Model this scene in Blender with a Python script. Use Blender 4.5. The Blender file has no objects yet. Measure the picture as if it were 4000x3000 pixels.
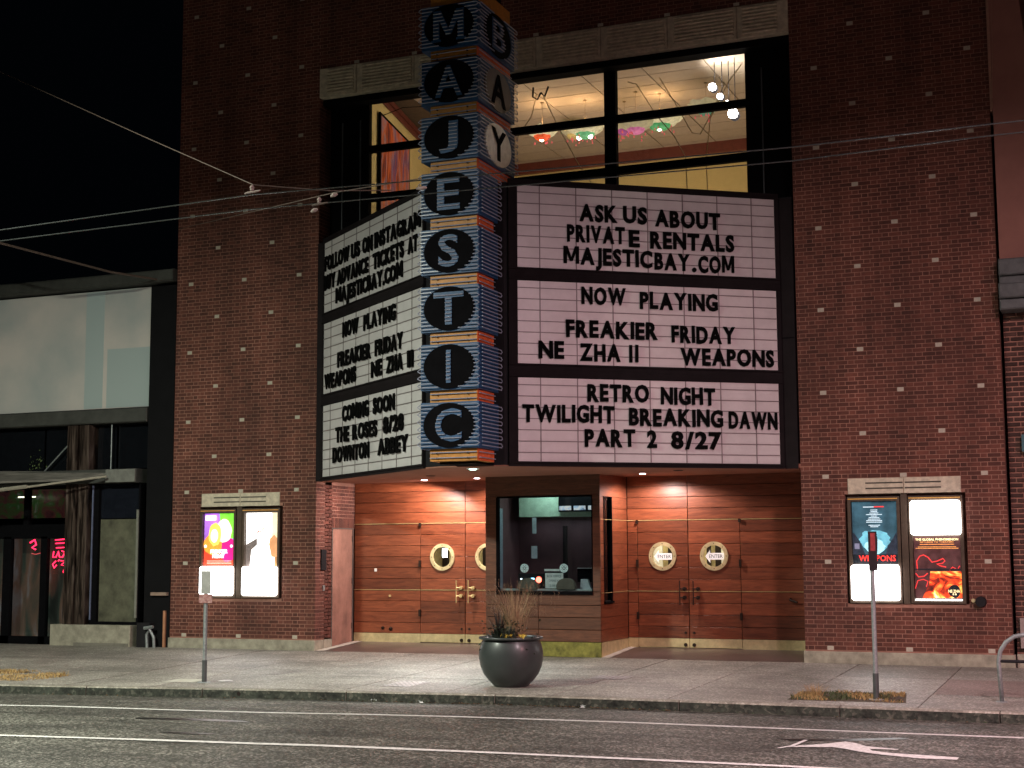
import bpy, math, random
from mathutils import Vector, Matrix
R = math.radians
random.seed(7)
scene = bpy.context.scene
COL = scene.collection

# ------------------------------------------------------------------ camera
cam_d = bpy.data.cameras.new('camera')
cam = bpy.data.objects.new('camera', cam_d); COL.objects.link(cam)
cam_d.sensor_width = 36; cam_d.lens = 51.556
cam_d.clip_start = 0.1; cam_d.clip_end = 500
yaw, pit, rol = -0.396311501, 0.11562255, -0.00464005
fwd = Vector((math.sin(yaw)*math.cos(pit), math.cos(yaw)*math.cos(pit), math.sin(pit)))
rgt = Vector((math.cos(yaw), -math.sin(yaw), 0)); upv = rgt.cross(fwd)
r2 = rgt*math.cos(rol) + upv*math.sin(rol); u2 = -rgt*math.sin(rol) + upv*math.cos(rol)
M = Matrix((r2, u2, -fwd)).transposed().to_4x4(); M.translation = Vector((4.4552, -23.6687, 1.4952))
cam.matrix_world = M
scene.camera = cam

# ------------------------------------------------------------------ world, ambient street fill, exposure
world = bpy.data.worlds.new('World'); scene.world = world; world.use_nodes = True
wn = world.node_tree.nodes; wl = world.node_tree.links
bg = wn['Background']
bg.inputs['Color'].default_value = (0.35, 0.55, 0.85, 1); bg.inputs['Strength'].default_value = 0.0012
sun_d = bpy.data.lights.new('street_fill', 'SUN'); sun_d.energy = 0.035; sun_d.angle = R(8); sun_d.color = (1.0, 0.72, 0.6)  # dim warm sun added as ambient street light
sun = bpy.data.objects.new('street_fill', sun_d); COL.objects.link(sun); sun.rotation_euler = (R(62), 0, R(14))
scene.view_settings.view_transform = 'Standard'; scene.view_settings.look = 'None'
scene.view_settings.gamma = 1; scene.view_settings.exposure = 0; scene.view_settings.use_curve_mapping = False
scene.render.engine = 'CYCLES'

# ------------------------------------------------------------------ helpers
def link(o, parent=None):
    COL.objects.link(o)
    if parent is not None: o.parent = parent
    return o
def tag(o, label=None, cat=None, group=None, kind=None):
    if label: o['label'] = label
    if cat: o['category'] = cat
    if group: o['group'] = group
    if kind: o['kind'] = kind
    return o
def empty(name, loc=(0, 0, 0), rz=0, parent=None, **k):
    o = bpy.data.objects.new(name, None); o.location = loc; o.rotation_euler = (0, 0, rz); o.empty_display_size = .1
    link(o, parent); return tag(o, **k)
def inst(name, me, parent=None, loc=(0, 0, 0), rot=(0, 0, 0), scale=(1, 1, 1)):
    o = bpy.data.objects.new(name, me); o.location = loc; o.rotation_euler = rot; o.scale = scale
    return link(o, parent)
class MB:
    def __init__(s): s.v = []; s.f = []; s.m = []; s.t = []; s.cm = 0; s.tint = .5
    def add(s, vs, fs):
        n = len(s.v); s.v += [tuple(x) for x in vs]
        for f in fs: s.f.append([n+i for i in f]); s.m.append(s.cm); s.t.append(s.tint)
        return s
    def box(s, x0, x1, y0, y1, z0, z1, b=0):
        if b <= 0:
            return s.add([(x0,y0,z0),(x1,y0,z0),(x1,y1,z0),(x0,y1,z0),(x0,y0,z1),(x1,y0,z1),(x1,y1,z1),(x0,y1,z1)],
                [(0,3,2,1),(4,5,6,7),(0,1,5,4),(1,2,6,5),(2,3,7,6),(3,0,4,7)])
        # front edges chamfered towards -y
        return s.add([(x0,y0+b,z0),(x1,y0+b,z0),(x1,y1,z0),(x0,y1,z0),(x0,y0+b,z1),(x1,y0+b,z1),(x1,y1,z1),(x0,y1,z1),
                      (x0+b,y0,z0+b),(x1-b,y0,z0+b),(x1-b,y0,z1-b),(x0+b,y0,z1-b)],
                [(0,3,2,1),(4,5,6,7),(1,2,6,5),(2,3,7,6),(3,0,4,7),(8,9,10,11),(0,1,9,8),(1,5,10,9),(5,4,11,10),(4,0,8,11)])
    def prism(s, pts, z0, z1):
        n = len(pts)
        return s.add([(x,y,z0) for x,y in pts]+[(x,y,z1) for x,y in pts], [list(range(n))[::-1], list(range(n,2*n))]+[(i,(i+1)%n,n+(i+1)%n,n+i) for i in range(n)])
    def prismY(s, pts, y0, y1):   # pts (x,z), extruded along y
        n = len(pts)
        return s.add([(x,y0,z) for x,z in pts]+[(x,y1,z) for x,z in pts], [list(range(n)), list(range(n,2*n))[::-1]]+[(i,n+i,n+(i+1)%n,(i+1)%n) for i in range(n)])
    def tube(s, pts, r, n=6, cap=True):
        pts = [Vector(p) for p in pts]; rs = r if isinstance(r, (list, tuple)) else [r]*len(pts)
        vs = []; fs = []; prev = None
        for i, p in enumerate(pts):
            d = (pts[min(i+1, len(pts)-1)]-pts[max(i-1, 0)]).normalized()
            a = Vector((0,0,1)) if abs(d.z) < .9 else Vector((1,0,0))
            if prev is None: a = d.cross(a).normalized()
            else:
                a = (prev - d*prev.dot(d)).normalized()
            prev = a; b = d.cross(a)
            for k in range(n):
                t = 2*math.pi*k/n; vs.append(p + (a*math.cos(t)+b*math.sin(t))*rs[i])
        for i in range(len(pts)-1):
            for k in range(n): fs.append((i*n+k, i*n+(k+1)%n, (i+1)*n+(k+1)%n, (i+1)*n+k))
        if cap: fs.append(list(range(n))[::-1]); fs.append([(len(pts)-1)*n+k for k in range(n)])
        return s.add(vs, fs)
    def lathe(s, prof, n=24, c=(0,0,0), ang=2*math.pi):
        vs = []; fs = []; m = len(prof); full = ang > 6.28; nn = n if full else n+1
        for k in range(nn):
            t = ang*k/n
            for r, z in prof: vs.append((c[0]+r*math.cos(t), c[1]+r*math.sin(t), c[2]+z))
        for k in range(n):
            a = k*m; b = ((k+1) % nn)*m
            for i in range(m-1): fs.append((a+i, b+i, b+i+1, a+i+1))
        return s.add(vs, fs)
    def ring(s, cx, cz, r0, r1, y0, y1, n=32, rx=1):   # annulus facing -y
        vs = []; fs = []
        for k in range(n):
            t = 2*math.pi*k/n; c, q = math.cos(t), math.sin(t)
            vs += [(cx+r0*c*rx,y0,cz+r0*q),(cx+r1*c*rx,y0,cz+r1*q),(cx+r1*c*rx,y1,cz+r1*q),(cx+r0*c*rx,y1,cz+r0*q)]
        for k in range(n):
            a = 4*k; b = 4*((k+1)%n)
            for i in range(4): fs.append((a+i, a+(i+1)%4, b+(i+1)%4, b+i))
        return s.add(vs, fs)
    def disc(s, cx, cz, r, y0, y1, n=32, rz=None):
        rz = rz or r
        return s.prismY([(cx+r*math.cos(2*math.pi*k/n), cz+rz*math.sin(2*math.pi*k/n)) for k in range(n)], y0, y1)
    def mesh(s, name, mats, smooth=False):
        me = bpy.data.meshes.new(name); me.from_pydata(s.v, [], s.f)
        for m in (mats if isinstance(mats, (list, tuple)) else [mats]): me.materials.append(m)
        if max(s.m, default=0): me.polygons.foreach_set('material_index', s.m)
        if len(set(s.t)) > 1 or s.tint != .5:
            at = me.attributes.new('tint', 'FLOAT', 'FACE'); at.data.foreach_set('value', s.t)
        if smooth: me.polygons.foreach_set('use_smooth', [True]*len(s.f))
        me.update(); return me
    def build(s, name, mats, parent=None, loc=(0,0,0), rot=(0,0,0), smooth=False, **k):
        return tag(inst(name, s.mesh(name, mats, smooth), parent, loc, rot), **k)
def bx(name, mat, x0, x1, y0, y1, z0, z1, parent=None, b=0, **k):
    return MB().box(x0, x1, y0, y1, z0, z1, b).build(name, mat, parent, **k)

# ------------------------------------------------------------------ materials
def nodes(name):
    m = bpy.data.materials.new(name); m.use_nodes = True
    nt = m.node_tree; return m, nt.nodes, nt.links, nt.nodes['Principled BSDF']
def mat(name, col, rough=.6, metal=0, noise=.25, scale=8, bump=0, bscale=60, stretch=(1,1,1), rand=0, spec=None, tint=0, coat=0, stain=0):
    m, n, l, b = nodes(name)
    b.inputs['Roughness'].default_value = rough; b.inputs['Metallic'].default_value = metal
    if spec is not None: b.inputs['Specular IOR Level'].default_value = spec
    if coat: b.inputs['Coat Weight'].default_value = coat; b.inputs['Coat Roughness'].default_value = .25
    geo = n.new('ShaderNodeNewGeometry'); mp = n.new('ShaderNodeMapping'); mp.inputs['Scale'].default_value = stretch
    l.new(geo.outputs['Position'], mp.inputs['Vector'])
    nz = n.new('ShaderNodeTexNoise'); nz.inputs['Scale'].default_value = scale; nz.inputs['Detail'].default_value = 6; nz.inputs['Roughness'].default_value = .65
    l.new(mp.outputs['Vector'], nz.inputs['Vector'])
    mr = n.new('ShaderNodeMapRange'); mr.inputs['From Min'].default_value = .25; mr.inputs['From Max'].default_value = .75
    mr.inputs['To Min'].default_value = 1-noise; mr.inputs['To Max'].default_value = 1+noise
    l.new(nz.outputs['Fac'], mr.inputs['Value'])
    fac = mr.outputs['Result']
    if stain:
        mp2 = n.new('ShaderNodeMapping'); mp2.inputs['Scale'].default_value = (1.3, 1.3, .35); l.new(geo.outputs['Position'], mp2.inputs['Vector'])
        n4 = n.new('ShaderNodeTexNoise'); n4.inputs['Scale'].default_value = .9; n4.inputs['Detail'].default_value = 7; n4.inputs['Roughness'].default_value = .6; l.new(mp2.outputs[0], n4.inputs['Vector'])
        m5 = n.new('ShaderNodeMapRange'); m5.inputs['From Min'].default_value = .35; m5.inputs['From Max'].default_value = .62; m5.inputs['To Min'].default_value = 1-stain; m5.inputs['To Max'].default_value = 1.12
        l.new(n4.outputs['Fac'], m5.inputs['Value']); m6 = n.new('ShaderNodeMath'); m6.operation = 'MULTIPLY'; l.new(fac, m6.inputs[0]); l.new(m5.outputs['Result'], m6.inputs[1]); fac = m6.outputs[0]
    if rand:
        oi = n.new('ShaderNodeObjectInfo'); m2 = n.new('ShaderNodeMapRange'); m2.inputs['To Min'].default_value = 1-rand; m2.inputs['To Max'].default_value = 1+rand
        l.new(oi.outputs['Random'], m2.inputs['Value']); mm = n.new('ShaderNodeMath'); mm.operation = 'MULTIPLY'
        l.new(fac, mm.inputs[0]); l.new(m2.outputs['Result'], mm.inputs[1]); fac = mm.outputs[0]
    if tint:
        at = n.new('ShaderNodeAttribute'); at.attribute_name = 'tint'; m2 = n.new('ShaderNodeMapRange'); m2.inputs['To Min'].default_value = 1-tint; m2.inputs['To Max'].default_value = 1+tint
        l.new(at.outputs['Fac'], m2.inputs['Value']); mm = n.new('ShaderNodeMath'); mm.operation = 'MULTIPLY'
        l.new(fac, mm.inputs[0]); l.new(m2.outputs['Result'], mm.inputs[1]); fac = mm.outputs[0]
    vm = n.new('ShaderNodeVectorMath'); vm.operation = 'SCALE'; vm.inputs[0].default_value = col[:3]; l.new(fac, vm.inputs['Scale'])
    l.new(vm.outputs[0], b.inputs['Base Color'])
    if bump:
        n2 = n.new('ShaderNodeTexNoise'); n2.inputs['Scale'].default_value = bscale; n2.inputs['Detail'].default_value = 4; l.new(mp.outputs['Vector'], n2.inputs['Vector'])
        bp = n.new('ShaderNodeBump'); bp.inputs['Strength'].default_value = bump; bp.inputs['Distance'].default_value = .02
        l.new(n2.outputs['Fac'], bp.inputs['Height']); l.new(bp.outputs['Normal'], b.inputs['Normal'])
    return m
def emit(name, col, s, base=(.5,.5,.5), noise=0, scale=10, rough=.3):
    m, n, l, b = nodes(name)
    b.inputs['Base Color'].default_value = (*base, 1); b.inputs['Roughness'].default_value = rough
    b.inputs['Emission Color'].default_value = (*col, 1); b.inputs['Emission Strength'].default_value = s
    if noise:
        geo = n.new('ShaderNodeNewGeometry'); nz = n.new('ShaderNodeTexNoise'); nz.inputs['Scale'].default_value = scale; nz.inputs['Detail'].default_value = 5
        l.new(geo.outputs['Position'], nz.inputs['Vector']); mr = n.new('ShaderNodeMapRange'); mr.inputs['From Min'].default_value = .3; mr.inputs['From Max'].default_value = .7
        mr.inputs['To Min'].default_value = s*(1-noise); mr.inputs['To Max'].default_value = s*(1+noise)
        l.new(nz.outputs['Fac'], mr.inputs['Value']); l.new(mr.outputs['Result'], b.inputs['Emission Strength'])
    return m
def glass(name, tintc=(1,1,1), refl=.12, rough=.02):
    m, n, l, b = nodes(name); out = n['Material Output']; n.remove(b)
    t = n.new('ShaderNodeBsdfTransparent'); t.inputs['Color'].default_value = (*tintc, 1)
    g = n.new('ShaderNodeBsdfGlossy'); g.inputs['Roughness'].default_value = rough
    lw = n.new('ShaderNodeLayerWeight'); lw.inputs['Blend'].default_value = .3
    mr = n.new('ShaderNodeMapRange'); mr.inputs['To Min'].default_value = refl*.5; mr.inputs['To Max'].default_value = min(1, refl*5)
    l.new(lw.outputs['Fresnel'], mr.inputs['Value'])
    mx = n.new('ShaderNodeMixShader'); l.new(mr.outputs['Result'], mx.inputs['Fac']); l.new(t.outputs[0], mx.inputs[1]); l.new(g.outputs[0], mx.inputs[2])
    l.new(mx.outputs[0], out.inputs['Surface']); return m

BRICK = mat('red_brick', (.122,.039,.026), .85, noise=.35, stain=.32, scale=5, bump=.5, bscale=90, tint=.32)
MORTAR = mat('mortar', (.34,.17,.125), .95, noise=.3, scale=3, stain=.4, bump=.5, bscale=120)
PALE = mat('pale_brick', (.47,.42,.34), .8, noise=.2, scale=30)
STONE = mat('cast_stone', (.58,.51,.39), .85, noise=.35, scale=9, bump=.5, bscale=70)
PLINTH = mat('plinth_concrete', (.33,.31,.24), .9, noise=.45, scale=5, bump=.5, bscale=60)
BLACKM = mat('black_metal', (.004,.004,.005), .85, noise=.3, spec=.06)
DARKG = mat('dark_grey_metal', (.014,.013,.015), .75, noise=.3, scale=3, spec=.2)
FRAME = mat('marquee_frame', (.013,.010,.011), .8, noise=.35, scale=4, spec=.15)
PANEL = mat('white_acrylic', (.64,.61,.61), .35, noise=.10, scale=3, bump=.08, bscale=6, rand=.05)
TRACKM = mat('letter_track', (.19,.16,.16), .4, noise=.3)
LETM = mat('black_letter', (.004,.004,.004), .9, noise=.2, spec=.05)
BLUE = mat('blue_paint', (.012,.070,.18), .5, noise=.35, scale=14)
ORANGE = mat('orange_paint', (.50,.22,.03), .5, noise=.3, scale=12)
REDLIT = mat('red_lit_orange', (.75,.13,.03), .5, noise=.3, scale=12)  # orange sides coloured as though lit red from the right
NEONT = mat('unlit_glass_tube', (.30,.33,.42), .3, noise=.15)
def wood_mat(name, col, rough=.38, rand=.18):
    m, n, l, b = nodes(name)
    b.inputs['Roughness'].default_value = rough; b.inputs['Coat Weight'].default_value = .12; b.inputs['Coat Roughness'].default_value = .35
    geo = n.new('ShaderNodeNewGeometry'); oi = n.new('ShaderNodeObjectInfo')
    ad = n.new('ShaderNodeVectorMath'); ad.operation = 'ADD'; l.new(geo.outputs['Position'], ad.inputs[0])
    sc = n.new('ShaderNodeVectorMath'); sc.operation = 'SCALE'; sc.inputs[0].default_value = (37, 11, 23); l.new(oi.outputs['Random'], sc.inputs['Scale']); l.new(sc.outputs[0], ad.inputs[1])
    mp = n.new('ShaderNodeMapping'); mp.inputs['Scale'].default_value = (1.0, 1.0, 9); l.new(ad.outputs[0], mp.inputs['Vector'])
    nz = n.new('ShaderNodeTexNoise'); nz.inputs['Scale'].default_value = 2.4; nz.inputs['Detail'].default_value = 8; nz.inputs['Roughness'].default_value = .7; nz.inputs['Distortion'].default_value = .8
    l.new(mp.outputs[0], nz.inputs['Vector'])
    cr = n.new('ShaderNodeValToRGB'); e = cr.color_ramp.elements
    e[0].position = .33; e[0].color = (col[0]*.50, col[1]*.42, col[2]*.38, 1); e[1].position = .68; e[1].color = (col[0]*1.2, col[1]*1.25, col[2]*1.25, 1)
    l.new(nz.outputs['Fac'], cr.inputs[0])
    mr = n.new('ShaderNodeMapRange'); mr.inputs['To Min'].default_value = 1-rand; mr.inputs['To Max'].default_value = 1+rand; l.new(oi.outputs['Random'], mr.inputs['Value'])
    vm = n.new('ShaderNodeVectorMath'); vm.operation = 'SCALE'; l.new(cr.outputs['Color'], vm.inputs[0]); l.new(mr.outputs['Result'], vm.inputs['Scale'])
    l.new(vm.outputs[0], b.inputs['Base Color'])
    bp = n.new('ShaderNodeBump'); bp.inputs['Strength'].default_value = .15; bp.inputs['Distance'].default_value = .01; l.new(nz.outputs['Fac'], bp.inputs['Height']); l.new(bp.outputs['Normal'], b.inputs['Normal'])
    return m
WOOD = wood_mat('mahogany', (.225,.060,.024), .42, .28)
WOODD = wood_mat('weathered_mahogany', (.14,.052,.024), .5)
GAP = mat('shadow_gap', (.012,.005,.003), .9)
BRASS = mat('brass', (.80,.62,.30), .35, metal=.5, noise=.2, scale=12)
BRASSD = mat('tarnished_brass', (.60,.50,.27), .5, metal=.35, noise=.3, scale=6)
GREENB = mat('weathered_green_brass', (.24,.23,.05), .55, metal=.3, noise=.8, scale=5)
STEELG = mat('galvanised_steel', (.30,.33,.33), .5, metal=.5, noise=.35, scale=25)
SOFFIT = mat('soffit_plaster', (.34,.15,.10), .8, noise=.15, scale=3)
DOORG = mat('taupe_door_paint', (.135,.175,.185), .5, noise=.08, scale=3)
ASPH = None
PAINT = mat('road_paint', (.56,.55,.53), .7, noise=.45, scale=18, bump=.3)
WHITEL = emit('white_light', (1,.97,.95), 5)
GLASS = glass('window_glass', (.97,.97,.97), .05)
GLASSD = glass('booth_glass', (.85,.9,.92), .10)

def S_h(X):
    hx = [-20,-11,-7,-3,0,3.5,9]; hv = [-.10,-.08,-.03,0,-.01,-.03,-.03]
    if X <= hx[0]: return hv[0]
    for i in range(6):
        if X <= hx[i+1]: return hv[i]+(hv[i+1]-hv[i])*(X-hx[i])/(hx[i+1]-hx[i])
    return hv[-1]
def S(X, Y):
    return -.24+.02*Y+S_h(X)*min(max(-Y/5, 0), 1) if Y < 0 else -.24+.0633*Y
def curbY(X): return -5.42+.033*X
def Rd(X, Y):
    yc = curbY(X); return S(X, yc)-.125+.012*min(max(yc-Y, 0), 5)

# ------------------------------------------------------------------ ground
def speckle(name, base, spk, rough, s1=70, s2=9, bump=.6, contrast=.5, streak=0):
    m, n, l, b = nodes(name)
    b.inputs['Roughness'].default_value = rough
    geo = n.new('ShaderNodeNewGeometry')
    v = n.new('ShaderNodeTexVoronoi'); v.inputs['Scale'].default_value = s1; l.new(geo.outputs['Position'], v.inputs['Vector'])
    sep = n.new('ShaderNodeSeparateColor'); l.new(v.outputs['Color'], sep.inputs[0])
    cr = n.new('ShaderNodeValToRGB'); e = cr.color_ramp.elements; e[0].position = .62; e[0].color = (*base, 1); e[1].position = .95; e[1].color = (*spk, 1); l.new(sep.outputs[0], cr.inputs[0])
    nz = n.new('ShaderNodeTexNoise'); nz.inputs['Scale'].default_value = s2*.12; nz.inputs['Detail'].default_value = 7; nz.inputs['Roughness'].default_value = .6; l.new(geo.outputs['Position'], nz.inputs['Vector'])
    mr = n.new('ShaderNodeMapRange'); mr.inputs['From Min'].default_value = .3; mr.inputs['From Max'].default_value = .7; mr.inputs['To Min'].default_value = 1-contrast; mr.inputs['To Max'].default_value = 1+contrast*.6
    l.new(nz.outputs['Fac'], mr.inputs['Value'])
    if streak:
        mp = n.new('ShaderNodeMapping'); mp.inputs['Scale'].default_value = (.22, 1.6, 1); l.new(geo.outputs['Position'], mp.inputs['Vector'])
        n3 = n.new('ShaderNodeTexNoise'); n3.inputs['Scale'].default_value = 1.6; n3.inputs['Detail'].default_value = 8; n3.inputs['Roughness'].default_value = .65; l.new(mp.outputs[0], n3.inputs['Vector'])
        m3 = n.new('ShaderNodeMapRange'); m3.inputs['From Min'].default_value = .35; m3.inputs['From Max'].default_value = .62; m3.inputs['To Min'].default_value = 1-streak; m3.inputs['To Max'].default_value = 1.12; l.new(n3.outputs['Fac'], m3.inputs['Value'])
        m4 = n.new('ShaderNodeMath'); m4.operation = 'MULTIPLY'; l.new(mr.outputs['Result'], m4.inputs[0]); l.new(m3.outputs['Result'], m4.inputs[1]); mr = m4
    else: pass
    oi = n.new('ShaderNodeObjectInfo'); m2 = n.new('ShaderNodeMapRange'); m2.inputs['To Min'].default_value = .86; m2.inputs['To Max'].default_value = 1.12; l.new(oi.outputs['Random'], m2.inputs['Value'])
    mm = n.new('ShaderNodeMath'); mm.operation = 'MULTIPLY'; l.new(mr.outputs[0], mm.inputs[0]); l.new(m2.outputs['Result'], mm.inputs[1])
    vm = n.new('ShaderNodeVectorMath'); vm.operation = 'SCALE'; l.new(cr.outputs['Color'], vm.inputs[0]); l.new(mm.outputs[0], vm.inputs['Scale']); l.new(vm.outputs[0], b.inputs['Base Color'])
    bp = n.new('ShaderNodeBump'); bp.inputs['Strength'].default_value = bump; bp.inputs['Distance'].default_value = .008; l.new(v.outputs['Distance'], bp.inputs['Height']); l.new(bp.outputs['Normal'], b.inputs['Normal'])
    return m
ASPH = speckle('asphalt', (.058,.057,.046), (.30,.285,.25), .6, 42, 9, .8, .5, .45)
CONC = speckle('pavement_concrete', (.215,.20,.175), (.48,.45,.40), .55, 48, 8, .4, .38, .25)
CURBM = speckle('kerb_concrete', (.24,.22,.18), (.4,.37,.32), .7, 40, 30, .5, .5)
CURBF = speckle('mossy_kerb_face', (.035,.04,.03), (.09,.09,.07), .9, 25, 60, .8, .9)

def grid(f, xs, ys, flip=False):
    vs = [(x, y, f(x, y)) for y in ys for x in xs]; n = len(xs); fs = []
    for j in range(len(ys)-1):
        for i in range(n-1): fs.append((j*n+i, j*n+i+1, (j+1)*n+i+1, (j+1)*n+i))
    return vs, fs
def rng(a, b, st):
    n = max(1, round((b-a)/st)); return [a+(b-a)*i/n for i in range(n+1)]
g = MB(); g.add(*grid(lambda x, y: -.62, rng(-120, 120, 40), rng(-140, 60, 40))); g.build('ground', ASPH, kind='structure')
xs = rng(-34, 26, 1.0); vs = []; fs = []
ts = [0, .04, .1, .2, .35, .6, 1, 2]
for t in ts:
    for x in xs:
        y = curbY(x)+.02 - t*9; vs.append((x, y, Rd(x, y)))
n = len(xs)
for j in range(len(ts)-1):
    for i in range(n-1): fs.append((j*n+i, (j+1)*n+i, (j+1)*n+i+1, j*n+i+1))
MB().add(vs, fs).build('road', ASPH, kind='structure')
def strip(pts, w, name, **k):
    m = MB(); vs = []
    for i in range(len(pts)-1):
        (x0, y0), (x1, y1) = pts[i], pts[i+1]; nseg = max(1, int(abs(x1-x0)/.5))
        for q in range(nseg+(i == len(pts)-2)):
            t = q/nseg; x = x0+(x1-x0)*t; y = y0+(y1-y0)*t; ww = w*(1+random.uniform(-.12, .12)); j = random.uniform(-.006, .006)
            vs += [(x, y-ww/2+j, Rd(x, y)+.004), (x, y+ww/2+j, Rd(x, y)+.004)]
    return m.add(vs, [(2*i, 2*i+2, 2*i+3, 2*i+1) for i in range(len(vs)//2-1)]).build(name, PAINT, **k)
strip([(-14,-7.6),(-9.91,-7.54),(-9.09,-7.46),(-8.0,-7.5),(-6.85,-7.55),(-5.79,-7.5),(-4.29,-7.32),(-2.46,-7.19),(-1.06,-7.06),(.58,-6.98),(1.98,-6.9),(3.28,-6.79),(9,-6.5)], .105, 'lane_line', label='thin white painted line beside the kerb, nearer the pavement', cat='road marking', group='white painted lines along the road')
strip([(-12,-11.0),(-7.06,-10.72),(-5.45,-10.6),(-3.91,-10.51),(-2.48,-10.4),(-1.17,-10.29),(.1,-10.2),(1.3,-10.12),(6,-9.9)], .12, 'lane_line', label='white painted line nearest the camera, leaving the bottom of the photo', cat='road marking', group='white painted lines along the road')
arrow = [[(1.18,-8.63),(1.51,-8.18),(1.62,-7.96),(1.75,-8.07),(1.89,-8.28),(2.23,-8.4),(2.22,-8.46),(1.95,-8.48),(2.0,-8.62),(2.19,-8.74),(2.85,-8.82),(2.85,-9.0),(2.5,-9.04),(2.16,-8.92),(1.92,-8.78),(1.71,-8.57),(1.59,-8.5),(1.18,-8.67)],
         [(1.09,-8.8),(1.17,-8.55),(1.20,-7.98),(1.24,-8.0),(1.22,-8.53),(1.13,-8.81)]]
am = MB()
for p in arrow: am.add([(x, y, Rd(x, y)+.006) for x, y in p], [list(range(len(p)))])
am.build('road_arrow', PAINT, label='worn white turning arrow painted on the asphalt at lower right', cat='road marking')

TAR = mat('fresh_tar', (.012,.012,.012), .35, noise=.3)
for pts, lb in (([(-6.9,-8.55),(-6.2,-8.42),(-5.4,-8.5),(-5.2,-8.62),(-5.9,-8.66),(-6.8,-8.68)], 'thin dark tar streak between the white lines, longest, left half'), ([(-5.6,-9.9),(-5.15,-9.78),(-4.85,-9.85),(-5.1,-9.98)], 'small dark tar patch near the lower line at left'), ([(.9,-8.0),(1.5,-7.75),(2.1,-7.35),(2.2,-7.42),(1.7,-7.85),(1.1,-8.1)], 'dark crooked crack filling above the white arrow')):
    tag(MB().add([(x, y, Rd(x, y)+.004) for x, y in pts], [list(range(len(pts)))]).build('tar_patch', TAR), lb, 'tar patch', 'dark tar repairs in the road')
# pavement: base, slabs, kerb stones
vs = []; fs = []
for x in xs:
    for t in (0, .25, .5, .75, 1):
        y = curbY(x)+.16+(-.002-curbY(x)-.16)*t; vs.append((x, y, S(x, y)-.02))
for i in range(n-1):
    for j in range(4): fs.append((i*5+j, (i+1)*5+j, (i+1)*5+j+1, i*5+j+1))
walk = MB().add(vs, fs).build('pavement', mat('joint_dirt', (.045,.042,.036), .9), kind='structure')
REDC = speckle('red_concrete', (.20,.15,.135), (.34,.27,.24), .7, 60, 8, .4, .3)
GRATES = [(-5.46,-4.99,-4.90,-4.20), (-2.90,-2.36,-3.26,-2.79)]
x = -1.1-1.55*19
slab_mats = {}
while x < 22:
    ys0 = [curbY(x+.77)+.165, -3.75, -1.9, -.004]
    for j in range(3):
        g = .008; x0, x1 = x+g, x+1.55-g; m = MB(); tz = random.uniform(-.0025, .0025)
        def P(a, b): return (a, b, S(a, b)+tz)
        ya0, ya1 = (curbY(x0)+.165, curbY(x1)+.165) if j == 0 else (ys0[j]+g, ys0[j]+g)
        yb = ys0[j+1]-g
        top = [P(x0, ya0), P(x1, ya1), P(x1, yb), P(x0, yb)]; bot = [(a, b, c-.06) for a, b, c in top]
        m.add(bot+top, [(4,5,6,7),(0,1,5,4),(1,2,6,5),(2,3,7,6),(3,0,4,7)])
        m.build('slab', REDC if (j == 0 or j == 1) and x > 1.9 and x < 3.6 and j == 1 else CONC, walk)
    x += 1.55
kerb = empty('kerb', (0, 0, 0), kind='structure')
joints = [-34,-30,-26,-22,-18,-14.6,-12.2,-9.9,-7.9,-5.6,-3.4,-.9,1.1,2.95,5.2,7.5,10,14,18,22,26]
for a, b in zip(joints, joints[1:]):
    m = MB(); g = .008; st = rng(a+g, b-g, .9); vs = []
    for q in st:
        y = curbY(q); z = S(q, y+.16); zb = Rd(q, y)-.05
        vs += [(q, y-.004, zb), (q, y, z-.018), (q, y+.018, z), (q, y+.155, z+.002), (q, y+.155, z-.1)]
    fs = [(i*5+j, (i+1)*5+j, (i+1)*5+j+1, i*5+j+1) for i in range(len(st)-1) for j in range(4)]+[(0,1,2,3,4), tuple(5*(len(st)-1)+j for j in (4,3,2,1,0))]
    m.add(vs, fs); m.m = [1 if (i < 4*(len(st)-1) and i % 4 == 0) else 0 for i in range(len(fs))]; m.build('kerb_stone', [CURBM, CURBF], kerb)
MB().tube([(-7.3,curbY(-7.3)-.006,S(-7.3,curbY(-7.3)+.16)-.065),(-7.3,curbY(-7.3)+.01,S(-7.3,curbY(-7.3)+.16)-.065)], .03, 12).build('drain_hole', GAP, kerb)
# entrance floor, threshold strips
ef = MB().add([(-9.39,0,S(0,0)),(-.2,0,S(0,0)),(-.2,1.6,S(0,1.6)),(-9.39,1.6,S(0,1.6))], [(0,1,2,3)]).build('entrance_floor', speckle('terrazzo', (.085,.055,.05), (.14,.10,.09), .35, 120, 10, .1, .4), kind='structure')
STRIPM = mat('pale_threshold', (.5,.46,.4), .7)
MB().add([(-9.385,0,S(0,0)+.005),(-9.20,0,S(0,0)+.005),(-9.20,1.5,S(0,1.5)+.005),(-9.385,1.5,S(0,1.5)+.005)], [(0,1,2,3)]).build('threshold_strip', STRIPM, ef)
MB().add([(-3.835,0,S(0,0)+.005),(-3.70,0,S(0,0)+.005),(-3.70,1.5,S(0,1.5)+.005),(-3.835,1.5,S(0,1.5)+.005)], [(0,1,2,3)]).build('threshold_strip', STRIPM, ef)

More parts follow.
